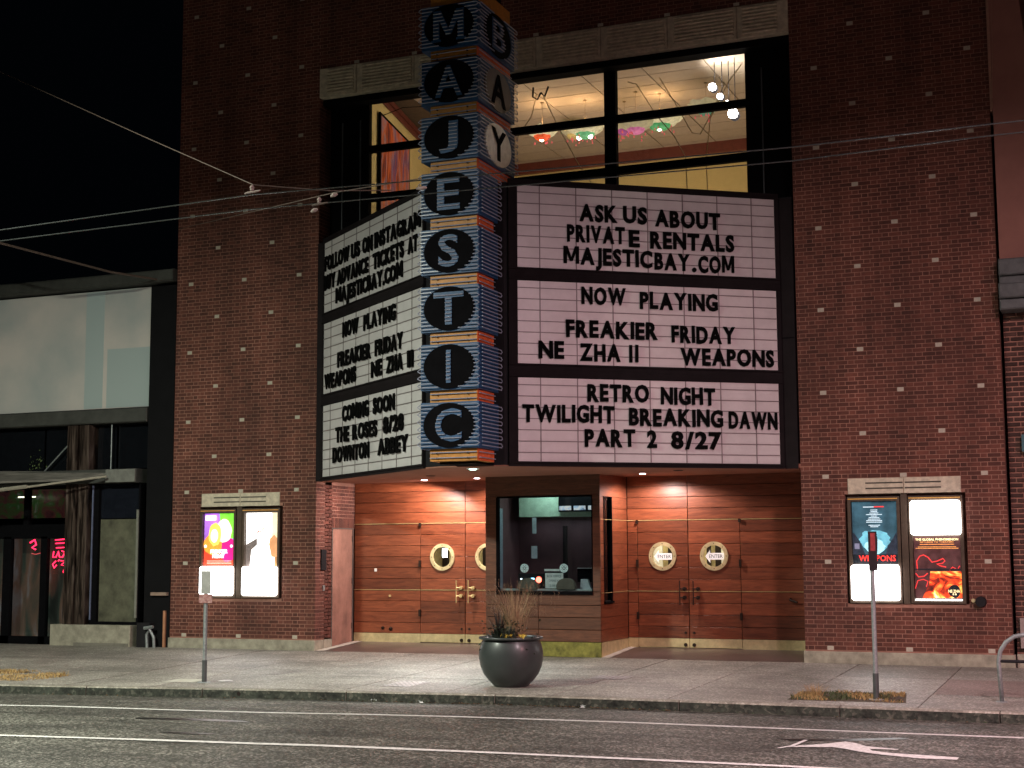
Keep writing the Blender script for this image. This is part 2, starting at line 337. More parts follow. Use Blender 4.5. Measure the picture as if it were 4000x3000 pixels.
# ------------------------------------------------------------------ cinema building
cin = empty('cinema_building', (-4.9, 0, -.24), label='tall dark red brick cinema between two lower shopfronts', cat='building')
cin.location = (0, 0, 0)
CH = .067733; ZT = 13.6
bricks = []    # (map, u0,u1,z0,z1)
joined = MB(); pales = []
def mapX(y0, sgn=-1):
    return lambda u, d, z: (u, y0+d, z)
def mapY(x0):
    return lambda u, d, z: (x0-d, u, z)      # faces +x; u runs along y
def cut(segs, a, b):
    out = []
    for s, e in segs:
        if b <= s or a >= e: out.append((s, e))
        else:
            if a-s > .015: out.append((s, a))
            if e-b > .015: out.append((b, e))
    return out
def wall(f, u0, u1, z0, z1, u_ref, holes=(), pale=None, wid=''):
    i0 = math.ceil((z0-.0)/CH); k = i0
    j = .0055
    while True:
        zc = k*CH; a, b = zc-CH/2+j, zc+CH/2-j
        if b > z1: break
        if a >= z0-.02:
            ph = 0 if k % 2 == 0 else .1524
            n0 = math.floor((u0-u_ref-ph)/.3048)-1
            u = u_ref+ph+n0*.3048
            while u < u1+.3:
                for kind, s, e in (('h', u-.0508+j, u+.0508-j), ('s', u+.0508+j, u+.254-j)):
                    s2, e2 = max(s, u0), min(e, u1)
                    if e2-s2 < .02: continue
                    isp = False
                    if kind == 'h' and pale and k % 10 == 0:
                        c = (u-u_ref)/.6096; ci = round(c)
                        if abs(c-ci) < .05 and (ci+k//10) % 2 == 0 and 0 <= ci <= 4 and e2-s2 > .08 : isp = True
                    segs = [(s2, e2)]
                    for (ha, hb, za, zb) in holes:
                        if b > za and a < zb: segs = cut(segs, ha, hb)
                    for (s3, e3) in segs:
                        if isp: pales.append((f, s3-.004, e3+.004, a-.004, b+.004)); continue
                        full = (kind, abs(s3-s) < .001 and abs(e3-e) < .001)
                        bricks.append((f, s3, e3, a, b, full, wid))
                u += .3048
        k += 1
PC = [(-11.93,-10.10,.70,2.42), (.29,2.14,.70,2.42)]     # poster recesses
HS = [(-11.90,-10.16,2.42,2.67), (.345,2.085,2.42,2.67)]   # header stones
wall(mapX(0), -12.575, -9.392, -.045, ZT, -12.246, [PC[0], HS[0]], True, 'L')
wall(mapX(0), -.402, 2.75, -.045, ZT, 0, [PC[1], HS[1]], True, 'R')
wall(mapX(0), -9.39, -.404, 10.74, ZT, 0, [], False, 'T')
wall(mapY(-9.39), .002, 1.5, -.045, 2.85, .1, [(.60,1.5,-.2,2.2)], False, 'rl')
wall(mapY(-9.39), .002, .42, 2.86, 10.15, .1, [], False, 'ru')
# pale bricks along the top of the stone band
camp = Vector((4.4552, -23.6687, 1.4952))
def area(b):
    f, s, e, a, c, full, wid = b
    p = Vector(f((s+e)/2, 0, (a+c)/2)); d = p-camp; L = d.length
    return (e-s)*abs(d.y)/L/L/L if wid in 'LRT' else (e-s)*abs(d.x)/L/L/L
cand = [b for b in bricks if b[5][1] and b[6] == 'R' and b[5][0] == 's' and b[2] > .5 and b[1] < 2.75 and b[3] < 7]
cand.sort(key=area, reverse=True); single = set(id(b) for b in cand[:298])
protos = {}
for kd, w in (('s', .2032-.011), ('h', .1016-.011)):
    for v in range(6):
        m = MB(); m.tint = v/5*.98+.01; m.box(-w/2, w/2, 0, .05, -CH/2+.0055, CH/2-.0055, .003); protos[kd, v] = m.mesh('brick', BRICK)
for b in bricks:
    f, s, e, a, c, full, wid = b
    if id(b) in single:
        p = f((s+e)/2, 0, (a+c)/2); inst('brick', protos[full[0], random.randrange(6)], cin, (p[0], p[1]+random.uniform(-.002, .002), p[2]))
    else:
        joined.tint = random.random(); d0 = random.uniform(-.002, .002); q = .003
        joined.add([f(s, d0+q, a), f(e, d0+q, a), f(e, d0+q, c), f(s, d0+q, c), f(s, .02, a), f(e, .02, a), f(e, .02, c), f(s, .02, c), f(s+q, d0, a+q), f(e-q, d0, a+q), f(e-q, d0, c-q), f(s+q, d0, c-q)],
                   [(8,9,10,11),(0,1,9,8),(1,2,10,9),(2,3,11,10),(3,0,8,11),(0,4,5,1),(1,5,6,2),(2,6,7,3),(3,7,4,0)])
joined.build('brickwork', BRICK, cin, kind='stuff')
for f, s, e, a, c in pales:
    m = MB(); A = f(s, -.004, a); B = f(e, .04, c)
    m.add([f(s,-.004,a), f(e,-.004,a), f(e,-.004,c), f(s,-.004,c), f(s,.03,a), f(e,.03,a), f(e,.03,c), f(s,.03,c)], [(0,1,2,3),(0,4,5,1),(1,5,6,2),(2,6,7,3),(3,7,4,0)])
    m.build('pale_brick', PALE, cin)
# soldier course over the grey door
m = MB()
for i in range(13):
    y0 = .6+i*.0677; m.tint = random.random()
    if y0+.057 < 1.5: m.add([(-9.39, y0+.005, 2.01),(-9.39, y0+.062, 2.01),(-9.39, y0+.062, 2.195),(-9.39, y0+.005, 2.195),(-9.42, y0+.005, 2.01),(-9.42, y0+.062, 2.01),(-9.42, y0+.062, 2.195),(-9.42, y0+.005, 2.195)], [(0,1,2,3),(0,4,5,1),(1,5,6,2),(2,6,7,3),(3,7,4,0)])
m.build('soldier_course', BRICK, cin, kind='stuff')
# masonry backing (mortar) as solid walls with recesses for the poster cases
mo = MB(); e = .0045
def backing(x0, x1, hole):
    ha, hb, za, zb = hole
    mo.box(x0+e, ha, e, 1.4, -.3, zb); mo.box(hb, x1-e, e, 1.4, -.3, zb); mo.box(x0+e, x1-e, e, 1.4, zb, ZT)
    mo.box(ha, hb, e, 1.4, -.3, za); mo.box(ha, hb, .15, 1.4, za, zb)
backing(-12.575, -9.39, PC[0]); backing(-.402, 2.75, PC[1])
mo.box(-9.399, -.41, e, .5, 10.45, ZT)
mo.box(-9.9, -9.39-e, 1.4, 1.9, 2.0, 2.9); mo.box(-9.9, -9.39-e, .35, .6, -.3, 2.9)
mo.build('mortar_backing', MORTAR, cin)
bx('roof', BLACKM, -12.57, 2.74, .03, 15, ZT, ZT+.05, cin)
bx('rear_shell', mat('rear_wall', (.05,.03,.025), .9), -12.57, -9.95, 1.41, 15, -.4, ZT-.01, cin)
bx('rear_shell', mat('rear_wall2', (.05,.03,.025), .9), .5, 2.74, 1.41, 15, -.4, ZT-.01, cin)
# plinth
bx('plinth', PLINTH, -12.60, -9.375, -.022, .3, -.32, -.055, cin, .008); bx('plinth', PLINTH, -.425, 2.775, -.022, .3, -.32, -.055, cin, .008)
bx('plinth', PLINTH, -9.60, -9.370, .3, .60, -.32, -.055, cin)
# stone band over the upper windows
SJ = [-9.40,-8.60,-7.385,-6.165,-4.947,-3.722,-2.50,-1.278,-.40]
for a, b in zip(SJ, SJ[1:]):
    m = MB(); m.box(a+.004, b-.004, -.02, .3, 10.16, 10.73, .01)
    gx0, gx1 = a+.13, b-.05
    if b-a < 1: gx0 = a+.18 if a < -9 else a+.1; gx1 = b-.06 if a < -9 else b-.18
    for q in range(8):
        z = 10.22+q*.062; m.box(gx0, gx1, -.048, -.019, z, z+.034, .008)
    m.build('stone_block', STONE, cin)
for xx in (-8.60,-7.385,-6.165,-4.947,-3.722,-2.5,-1.278): bx('pale_brick', PALE, xx-.05, xx+.05, -.012, .03, 10.745, 10.80, cin)
# header stones over the poster cases
for (a, b, z0, z1) in HS:
    mid = (a+b)/2
    for s, t in ((a, mid), (mid, b)):
        m = MB(); m.box(s+.003, t-.003, -.012, .1, z0, z1, .006)
        g0, g1 = (s+.28, t-.01) if s == a else (s+.02, t-.30)
        m.cm = 1
        for zz in (z0+.075, z0+.16): m.box(g0, g1, -.0145, -.0115, zz, zz+.022)
        m.build('stone_block', [STONE, mat('slot', (.06,.055,.045), .9)], cin)
    bx('pale_brick', PALE, mid-.048, mid+.048, -.006, .03, 2.675, 2.735, cin)

# wooden entrance wall at Y=1.5
WY = 1.5; FZ = S(0, 1.5)
rowsL = [(0.0+.0205+i*.2025, .0205+(i+1)*.2025) for i in range(4)]       # below lower rail (z .02 .. .83)
rowsM = [(.842+i*.2065, .842+(i+1)*.2065) for i in range(6)]
rowsU = [(2.092+i*.2, 2.092+(i+1)*.2) for i in range(4)]
def plank(x0, x1, z0, z1, parent, y=WY, mt=WOOD, th=.028):
    return bx('plank', mt, x0+.005, x1-.005, y-th, y-.002, z0+.0035, z1-.0035, parent, .003)
bx('wood_backing', GAP, -9.385, -7.97, WY, WY+.06, FZ-.02, 2.9, cin)
bx('wood_backing', GAP, -6.09, -5.9, WY, WY+.06, FZ-.02, 2.9, cin); bx('wood_backing', GAP, -3.9, -3.66, WY, WY+.06, FZ-.02, 2.9, cin)
bx('wood_backing', GAP, -1.78, -.2, WY, WY+.06, FZ-.02, 2.9, cin)
bx('wood_backing', GAP, -7.97, -6.09, WY, WY+.06, 2.092, 2.9, cin); bx('wood_backing', GAP, -3.66, -1.78, WY, WY+.06, 2.092, 2.9, cin)
for (a, b) in ((-9.385,-7.963), (-6.097,-5.975), (-3.84,-3.653), (-1.787,-.2)):
    for r in rowsL+rowsM: plank(a, b, *r, cin)
    bx('kick_plate', BRASSD, a+.004, b-.004, WY-.034, WY-.003, FZ-.015, .018, cin)
for (a, b) in ((-9.385,-7.03), (-7.03,-5.975), (-3.84,-2.72), (-2.72,-.2)):
    for r in rowsU: plank(a, b, *r, cin)
for a, b in ((-9.385,-5.975), (-3.84,-.2)): bx('brass_rail', BRASS, a, b, WY-.04, WY-.004, 2.081, 2.0905, cin)
for a, b in ((-9.385,-7.965), (-6.095,-5.975), (-3.84,-3.655), (-1.785,-.2)): bx('brass_rail', BRASS, a, b, WY-.036, WY-.004, .8315, .8405, cin)
# text helper meshes -------------------------------------------------
def text_mesh(s, name='lettering', ext=.006, off=.0, res=3, mt=LETM):
    c = bpy.data.curves.new(name, 'FONT'); c.body = s; c.size = 1; c.extrude = ext; c.offset = off; c.resolution_u = res; c.align_x = 'LEFT'
    o = bpy.data.objects.new(name, c); COL.objects.link(o)
    dg = bpy.context.evaluated_depsgraph_get(); me = bpy.data.meshes.new_from_object(o.evaluated_get(dg)); me.name = name
    bpy.data.objects.remove(o); bpy.data.curves.remove(c)
    me.materials.clear(); me.materials.append(mt); return me
def bounds(me):
    xs = [v.co.x for v in me.vertices]; ys = [v.co.y for v in me.vertices]; return min(xs), max(xs), min(ys), max(ys)
def put_text(s, x0, x1, zc, h, y, parent, mt, name='lettering', ext=.002, off=.0, fit=True):
    """text standing in the local xz plane facing -y"""
    me = text_mesh(s, name, ext, off, 2, mt); a, b, c, d = bounds(me); k = h/(d-c)
    kx = (x1-x0)/(b-a) if fit else k
    for v in me.vertices:
        X, Y, Z = v.co; v.co = (x0+(X-a)*kx, y-(Z+ext), zc-h/2+(Y-c)*k)
    me.update(); return inst(name, me, parent)

# doors ---------------------------------------------------------------
def bool_cut(o, cx, cz, r):
    c = MB().disc(cx, cz, r, WY-.2, WY+.2, 40).build('cutter', GAP)
    md = o.modifiers.new('b', 'BOOLEAN'); md.operation = 'DIFFERENCE'; md.object = c; md.solver = 'EXACT'
    dg = bpy.context.evaluated_depsgraph_get(); me = bpy.data.meshes.new_from_object(o.evaluated_get(dg))
    o.modifiers.clear(); o.data = me; bpy.data.objects.remove(c)
PG = glass('porthole_glass', (.95,.95,.92), .06)
HINGE = mat('hinge', (.03,.018,.012), .5, metal=.5)
ARROWM = mat('white_trim', (.8,.8,.8), .5)
VINYL = mat('white_vinyl', (.85,.85,.85), .5)
VINYL.node_tree.nodes['Principled BSDF'].inputs['Emission Color'].default_value = (1,.97,.9,1); VINYL.node_tree.nodes['Principled BSDF'].inputs['Emission Strength'].default_value = .25  # slight glow stands in for lobby light through the vinyl
ENT = mat('enter_ink', (.05,.06,.09), .5)
doors = [(-7.963,-7.032,1,-1), (-7.028,-6.097,0,1), (-3.653,-2.722,1,-1), (-2.718,-1.787,0,1)]
for i, (a, b, seamR, dd) in enumerate(doors):
    door = empty('door', ((a+b)/2, WY, FZ), parent=cin); door.location = (0, 0, 0)
    cx = (a+b)/2 + (.0 if seamR else .0); cz = 1.45
    for r in rowsL+rowsM:
        o = plank(a, b, *r, door)
        if r[1] > cz-.2 and r[0] < cz+.2: bool_cut(o, cx, cz, .198)
    bk = bx('door_core', GAP, a+.002, b-.002, WY, WY+.03, FZ+.012, 2.085, door); bool_cut(bk, cx, cz, .199)
    MB().ring(cx, cz, .188, .252, WY-.052, WY-.015, 40).build('porthole_frame', BRASSD, door)
    mm = MB()
    for q in range(8): t = R(45*q+22.5*0); mm.disc(cx+.22*math.cos(t), cz+.22*math.sin(t), .0085, WY-.057, WY-.05, 8)
    mm.build('rivet', HINGE, door)
    MB().disc(cx, cz, .198, WY-.012, WY-.006, 32).build('porthole_glass', PG, door)
    bx('kick_plate', BRASSD, a+.004, b-.004, WY-.036, WY-.003, FZ+.012, .018, door)
    bx('brass_rail', BRASS, a+.002, b-.002, WY-.036, WY-.004, .8315, .8405, door)
    hx = b-.14 if seamR else a+.10
    hm = BRASS if i < 2 else HINGE
    MB().tube([(hx, WY-.12, .60), (hx, WY-.12, 1.02)], .011, 8).build('handle', hm, door)
    m = MB()
    for zz in (.73, .88):
        m.tube([(hx+.0, WY-.12, zz), (hx+.07, WY-.10, zz), (hx+.07, WY-.028, zz)], .012, 6); m.tube([(hx+.075, WY-.10, zz), (hx+.075, WY-.03, zz)], [.034, .030], 10)
    m.build('lock', BRASS if i < 2 else HINGE, door)
    lx = b-.07 if seamR else a+.08
    MB().tube([(lx, WY-.06, -.09), (lx, WY-.03, -.09)], [.03, .034], 10).build('door_stop', HINGE, door)
    MB().tube([(lx-.03*dd*0, WY-.05, .12), (lx, WY-.028, .12)], [.018, .022], 10).build('bolt', HINGE, door)
    hxx = a if seamR else b
    for zz in (1.34, .42, 2.06): bx('hinge', HINGE, hxx-.018, hxx+.018, WY-.075, WY-.02, zz-.075 if zz < 2 else zz-.03, zz+.05 if zz < 2 else zz+.03, door)
    if i >= 2:
        q = WY-.018; pts = [(-.165,0),(-.075,.115),(-.075,.058),(.165,.058),(.165,-.058),(-.075,-.058),(-.075,-.115)]
        MB().prismY([(cx+x, cz+z-.005) for x, z in pts], q, q+.003).build('enter_arrow', VINYL, door)
        put_text('ENTER', cx-.095, cx+.150, cz-.004, .06, q-.001, door, ENT, 'lettering', .001, .0)
# small fittings on the wood
for x, z in ((-9.0+.45, .0), ): pass
bx('switch_plate', mat('white_plastic', (.8,.78,.75), .4), -8.94, -8.89, WY-.04, WY-.028, 1.18, 1.24, cin)
MB().tube([(-8.6, WY-.03, .72), (-8.6, WY-.055, .72)], .022, 10).build('brass_cap', BRASS, cin)
MB().tube([(-.93, WY-.03, .72), (-.93, WY-.08, .70), (-.8, WY-.12, .66)], .02, 8).build('hose_tap', HINGE, cin)
MB().tube([(-8.75, WY-.03, .12), (-8.75, WY-.06, .11)], .03, 8).build('hose_tap', HINGE, cin)
MB().tube([(-8.58, WY-.03, .11), (-8.58, WY-.06, .09)], .035, 8).build('hose_tap', HINGE, cin)
# grey service door in the brick return
sd = empty('service_door', (0,0,0), parent=cin)
bx('door_leaf', DOORG, -9.44, -9.40, .64, 1.40, S(0,.64)+.02, 1.985, sd)
m = MB(); m.box(-9.45,-9.385,.60,.64,-.22,2.01); m.box(-9.45,-9.385,1.40,1.44,-.22,2.01); m.box(-9.45,-9.385,.64,1.40,1.985,2.01); m.build('door_frame', mat('frame_brown', (.10,.075,.065), .6), sd)
for zz in (.1, .95, 1.75): bx('hinge', HINGE, -9.40, -9.388, 1.385, 1.41, zz, zz+.11, sd)
bx('mail_slot', STEELG, -9.40, -9.396, .72, .98, 1.365, 1.38, sd)
bx('call_panel', DARKG, -9.39, -9.365, .19, .37, 1.22, 1.60, cin)
bx('switch_plate', STEELG, -9.39, -9.375, .27, .34, .84, .94, cin)
# soffit and lobby behind the doors
bx('soffit', SOFFIT, -9.395, -.2, .0, 1.62, 2.868, 2.93, cin)
CREAM = mat('cream_wall', (.62,.52,.30), .7)
m = MB(); m.box(-9.3,-.3,4.0,4.06,-.2,2.86); m.box(-9.3,-.3,1.62,4,2.8,2.86); m.box(-9.36,-9.3,1.62,4,-.2,2.86); m.box(-.3,-.24,1.62,4,-.2,2.86); m.build('lobby_wall', CREAM, cin)
m = MB(); m.box(-9.3,-.3,1.62,4,-.25,-.16); m.build('lobby_floor', GAP, cin)
for x0, w in ((-9.35,.12),(-8.66,.12),(-7.75,.08),(-7.35,.12),(-5.5,.12),(-4.9,.1),(-3.82,.14),(-3.05,.07),(-2.88,.10)): bx('lobby_trim', GAP, x0, x0+w, 3.9, 3.98, -.1, 2.6, cin)
for x0 in (-7.62, -4.10, -2.75): bx('framed_notice', ARROWM, x0, x0+.18, 3.86, 3.9, 1.2, 1.7, cin)
def light(kind, name, loc, energy, col, rot=(0,0,0), size=.1, sizey=None, spot=None, blend=.4, parent=None):
    d = bpy.data.lights.new(name, kind); d.energy = energy; d.color = col
    if kind == 'AREA':
        d.size = size
        if sizey: d.shape = 'RECTANGLE'; d.size_y = sizey
    elif kind in ('POINT', 'SPOT'): d.shadow_soft_size = size
    if kind == 'SPOT': d.spot_size = R(spot); d.spot_blend = blend
    o = bpy.data.objects.new(name, d); o.location = loc; o.rotation_euler = rot; link(o, parent); return o
light('AREA', 'lobby_light', (-4.9, 2.9, 2.75), 190, (1,.85,.55), (0,0,0), 6, 1)
MB().tube([(-8.27,3.2,1.62),(-8.27,3.2,1.44)], .05, 10).build('lobby_lamp', emit('bluewhite', (.8,.93,1), 14), cin)

# ------------------------------------------------------------------ upper window and lobby
UY = .42
m = MB()   # dark cladding behind the marquee and beside the windows
m.box(-9.39, -8.56, UY, UY+.12, 2.95, 10.16); m.box(-1.26, -.40, UY, UY+.12, 2.95, 10.16)
m.box(-8.56, -1.26, UY, UY+.12, 2.95, 7.20); m.box(-8.56,-1.26,UY,UY+.12,10.11,10.4); m.box(-9.40,-.40,.12,.42,10.04,10.155)
m.build('dark_cladding', BLACKM, cin)
MULL = mat('mullion_highlight', (.09,.10,.11), .4)  # paler tone puts the edge highlight into the mullion colour
for x in (-9.13, -8.74, -.98): bx('mullion', MULL, x, x+.02, UY-.03, UY, 7.1, 9.75, cin)
uw = empty('upper_window', (0,0,0), parent=cin)
for a, b in ((-8.56,-6.22), (-6.0,-3.81), (-3.60,-1.26)):
    for z0, z1 in ((7.20,8.16), (8.30,9.11), (9.24,10.11)):
        bx('pane', GLASS, a, b, UY+.05, UY+.056, z0, z1, uw)
for x0, x1 in ((-6.22,-6.0), (-3.81,-3.60)): bx('window_post', BLACKM, x0, x1, UY-.03, UY+.12, 7.2, 10.11, uw)
m = MB()
for z0, z1 in ((8.16,8.30), (9.11,9.24)):
    for a, b in ((-8.56,-6.22), (-6.0,-3.81), (-3.60,-1.26)): m.box(a, b, UY-.01, UY+.1, z0, z1)
m.build('transom', BLACKM, uw)
ROOMW = mat('room_wall', (.72,.62,.30), .8, noise=.05)
CEILT = mat('ceiling_tile', (.47,.40,.33), .85, noise=.08, rand=.05)
CGAP = mat('ceiling_gap', (.10,.07,.045), .9)
MAROON = mat('maroon_moulding', (.17,.045,.035), .5)
CZ = 10.6
bx('room_ceiling', CGAP, -9.9, -.3, .56, 7.6, CZ+.012, CZ+.08, cin)
y = .6
while y < 7.4:
    x = -8.4
    while x < -.4:
        bx('ceiling_tile', CEILT, x+.012, x+1.188, y+.012, y+.588, CZ-.012, CZ+.02, cin); x += 1.2
    y += .6
m = MB(); m.prism([(-8.62,.56),(-8.67,.56),(-9.95,7.0),(-9.9,7.0)], 7.0, CZ+.1); m.box(-.9,-.82,.56,7.5,7,CZ+.1); m.box(-9.9,-.3,7.5,7.58,8.95,CZ+.1); m.box(-9.9,-.3,13,13.1,6,9); m.build('room_wall', ROOMW, cin)
bx('room_wall', mat('room_front', (.5,.45,.3), .8), -9.9, -.3, .545, .56, 10.4, CZ+.1, cin)
bx('moulding', MAROON, -9.8, -.9, 7.38, 7.5, CZ-.26, CZ, cin)
for o2, zz in ((0, CZ-.12), (.07, CZ-.24)):
    m = MB(); m.prism([(-8.55-o2*.3,.57),(-8.60,.57),(-9.88,7.0),(-9.83-o2*.3,7.0)], zz, zz+.1); m.build('moulding', MAROON, cin)
bx('rear_ceiling', mat('rear_ceiling', (.66,.56,.28), .8), -9.9, -.3, 7.58, 13, 8.98, 9.05, cin)
for x, y in ((-3.3,8.2), (-2.0,8.4)): MB().disc(0, 0, .12, -.01, .01, 20).build('recessed_light', emit('warmdisc', (1,.93,.75), 6), cin, loc=(x, y, 8.975), rot=(R(90), 0, 0))
light('AREA', 'rear_room_light', (-4, 10, 8.9), 60, (1,.9,.6), (0,0,0), 5, 3)
light('AREA', 'room_wash', (-4.6, 4.5, 7.3), 88, (1,.76,.52), (R(180), 0, 0), 6, 4)
light('POINT', 'room_lamp', (-6.9, 1.9, 9.2), 22, (1,.88,.62), size=.15)
bx('room_floor', mat('carpet', (.12,.05,.05), .9), -9.9, -.3, .56, 13, 6.9, 7.0, cin)
# poster upstairs
wp = empty('wall_poster', (-8.74, 1.08, 8.2), math.atan2(6.44, -1.28), label='large framed red and purple art poster on the upstairs lobby wall', cat='poster')
wp.location = (-8.655, 1.10, 7.98)
bx('poster_frame', BLACKM, -.06, 2.1, .0, .04, -.05, 2.12, wp)
def artmat(name, cols, scale, stretch, em):
    m, n, l, b = nodes(name); tc = n.new('ShaderNodeTexCoord'); mp = n.new('ShaderNodeMapping'); mp.inputs['Scale'].default_value = stretch; l.new(tc.outputs['Object'], mp.inputs['Vector'])
    nz = n.new('ShaderNodeTexNoise'); nz.inputs['Scale'].default_value = scale; nz.inputs['Detail'].default_value = 6; nz.inputs['Distortion'].default_value = 1.2; l.new(mp.outputs[0], nz.inputs['Vector'])
    cr = n.new('ShaderNodeValToRGB'); el = cr.color_ramp.elements
    while len(el) < len(cols): el.new(.5)
    for i, c in enumerate(cols): el[i].position = .28+.44*i/(len(cols)-1); el[i].color = (*c, 1)
    l.new(nz.outputs['Fac'], cr.inputs[0]); l.new(cr.outputs['Color'], b.inputs['Base Color'])
    if em: l.new(cr.outputs['Color'], b.inputs['Emission Color']); b.inputs['Emission Strength'].default_value = em
    b.inputs['Roughness'].default_value = .3; return m
bx('poster_print', artmat('streak_art', [(.05,.03,.08),(.35,.05,.03),(.75,.15,.03),(.5,.3,.4),(.15,.08,.3),(.6,.12,.05)], 1.6, (3,1,.7), 0), 0, 2.04, -.006, 0, 0, 2.06, wp)
# glass flower chandeliers
chs = [((-6.1,3.2,9.98),.34,(.75,.10,.03),1), ((-5.25,3.4,9.98),.38,(.10,.35,.16),2), ((-5.95,4.6,10.36),.28,(.5,.4,.15),0), ((-4.55,3.8,10.08),.30,(.35,.08,.3),0), ((-4.15,3.3,9.92),.36,(.7,.2,.45),0), ((-3.75,3.6,10.03),.44,(.05,.28,.10),1), ((-2.72,3.3,10.12),.34,(.06,.24,.16),0)]
cabr = mat('bronze_rod', (.25,.19,.12), .5)
chl = ['glass chandelier with bright red orange bowl, leftmost of the lit ones', 'pale green glass chandelier with a white glowing centre behind the left pane', 'small amber glass chandelier hung highest just above the left transom', 'purple bowled glass chandelier close to the window post', 'pink bowled ruffled glass chandelier beside the window post', 'widest glass chandelier, orange rim round a deep green bowl', 'teal glass chandelier over red glass flowers, nearest the bright spotlights']
for (p, r, c, lit), lb in zip(chs, chl):
    t = empty('chandelier', p, label=lb, cat='chandelier', group='blown glass chandeliers upstairs')
    m = MB(); k = 24; prof = [(.05,-.12),(.5*r,-.10),(.82*r,-.03),(r,.05)]
    vs = []; fs = []
    for a in range(k):
        th = 2*math.pi*a/k; w = 1+.09*math.sin(a*2.1)+random.uniform(-.05, .05)
        for q, (rr, zz) in enumerate(prof): vs.append((rr*w*math.cos(th), rr*w*math.sin(th), zz+(.02*math.sin(a*1.7) if q == 3 else 0)))
    for a in range(k):
        for q in range(3): fs.append((a*4+q, ((a+1) % k)*4+q, ((a+1) % k)*4+q+1, a*4+q+1))
    m.add(vs, fs); m.build('glass_plate', emit('plate_glass', (.85,.75,.45), .42 if lit else .16, (.5,.5,.35), .5, 14), t, smooth=True)
    MB().lathe([(.02,-.19),(.25*r,-.185),(.42*r,-.15),(.52*r,-.095)], 20).build('glass_bowl', emit('bowl_glass', c, .8 if lit else .35, c, .6, 16), t, smooth=True)
    m = MB(); m.tube([(0,0,.02), (0,0,CZ-p[2]-.01)], .003, 5); m.tube([(0,0,CZ-p[2]-.03), (0,0,CZ-p[2]-.008)], .035, 10); m.build('hanging_rod', cabr, t)
    m = MB()
    for a in range(9):
        th = random.uniform(0, 6.28); rr = random.uniform(.15, .8)*r; z = random.uniform(-.27, -.19); m.tube([(rr*math.cos(th), rr*math.sin(th), z+.05), (rr*math.cos(th), rr*math.sin(th), z)], [.004, .018], 6)
    m.build('glass_drops', emit('drop_glass', (.8,.12,.14), .5, (.5,.1,.1)), t)
    for q in range(lit):
        MB().lathe([(.001,-.05),(.045,-.02),(.05,.02),(.001,.05)], 10, (-.12+.24*q if lit > 1 else 0, -.03, -.17)).build('bulb', emit('bulb', (1,.9,.75), 12), t)
    if lit: light('POINT', 'bulb_light', (p[0], p[1], p[2]+.22), 12, (1,.6,.3), size=.06)
# bright spotlights at the right end
spots = [(-2.25,2.0,10.05,.075), (-2.12,2.05,9.87,.06), (-2.0,2.1,9.76,.035), (-1.85,1.9,9.47,.095)]
for i, (x, y, z, r) in enumerate(spots):
    t = empty('spotlight', (x, y, z), label=['second brightest spotlight, topmost of the four on the right pane', 'middle glowing spotlight just under the topmost one', 'smallest glowing spotlight resting on the right transom', 'largest glowing spotlight, lowest of the four, below the right transom'][i], cat='spotlight', group='lit spotlights at the right upstairs pane')
    MB().lathe([(.001,-r),(r*.75,-r*.7),(r,0),(r*.75,r*.7),(.001,r)], 14).build('lamp_face', emit('lampface', (1,.95,.9), 25), t, smooth=True)
    m = MB(); m.tube([(.0,r+.04,0), (.0,r+.16,.05)], [r*1.1, r*.7], 12); m.tube([(0,r+.1,.05), (0,r+.1,CZ-z)], .008, 6); m.build('lamp_housing', DARKG, t)
    light('SPOT', 'spot_beam', (x, y, z+.12), 25, (1,.9,.75), (R(150), 0, R(-30)), .05, spot=110, blend=.8)
bx('air_diffuser', mat('diffuser', (.6,.58,.52), .5), -3.4, -2.7, 1.3, 1.75, CZ-.03, CZ-.006, cin)
cab = mat('string_cable', (.55,.45,.28), .5)
def wire(pts, r, label, parent=None, mt=None, name='hanging_cable', cat='cable', group='thin cables strung inside the upstairs window'):
    o = MB().tube(pts, r, 5).build(name, mt or cab, parent); return tag(o, label, cat, group)
wire([(-5.3,.9,10.0),(-5.45,1.0,9.6),(-5.9,1.1,9.1)], .009, 'thin cable slanting down left from the dark hooks in the left pane')
wire([(-5.2,.9,10.0),(-4.9,1.0,9.3),(-4.55,1.1,8.6),(-4.1,1.1,7.9)], .009, 'long thin cable slanting right from the dark hooks to the sign top')
wire([(-3.5,.8,9.95),(-3.35,.85,9.9),(-3.0,.9,9.3),(-2.7,1,8.9),(-2.5,1,8.5),(-2.47,1,7.4)], .009, 'thin cable curving down beside the window post and dropping to the sign')
wire([(-2.9,.8,9.95),(-2.6,.85,9.4),(-2.35,.9,8.9),(-2.2,.9,8.85),(-1.95,.95,9.3),(-1.75,.95,9.75)], .009, 'thin cable swooping through the middle of the right pane to the spotlights')
wire([(-1.4,.8,10.0),(-1.65,.8,9.7),(-2.0,.85,9.1),(-2.05,.9,8.8),(-2.1,.9,8.4),(-2.08,.9,7.4)], .009, 'thin cable curving down from the top right corner past the spotlights')
wire([(-8.4,.7,9.9),(-8.0,.75,10.02),(-7.5,.75,9.98),(-7.2,.8,9.5),(-7.15,.8,9.2)], .008, 'thin cable arching across the small left pane', mt=DARKG)
m = MB(); m.tube([(-5.35,.85,10.1),(-5.36,.85,9.92),(-5.27,.85,9.86),(-5.2,.85,9.98)], .018, 6); m.tube([(-5.2,.85,9.98),(-5.12,.85,9.9),(-5.05,.85,10.08)], .018, 6); tag(m.build('hanging_hook', DARKG), 'dark curled hook hanging at the top of the left upstairs pane', 'hook')

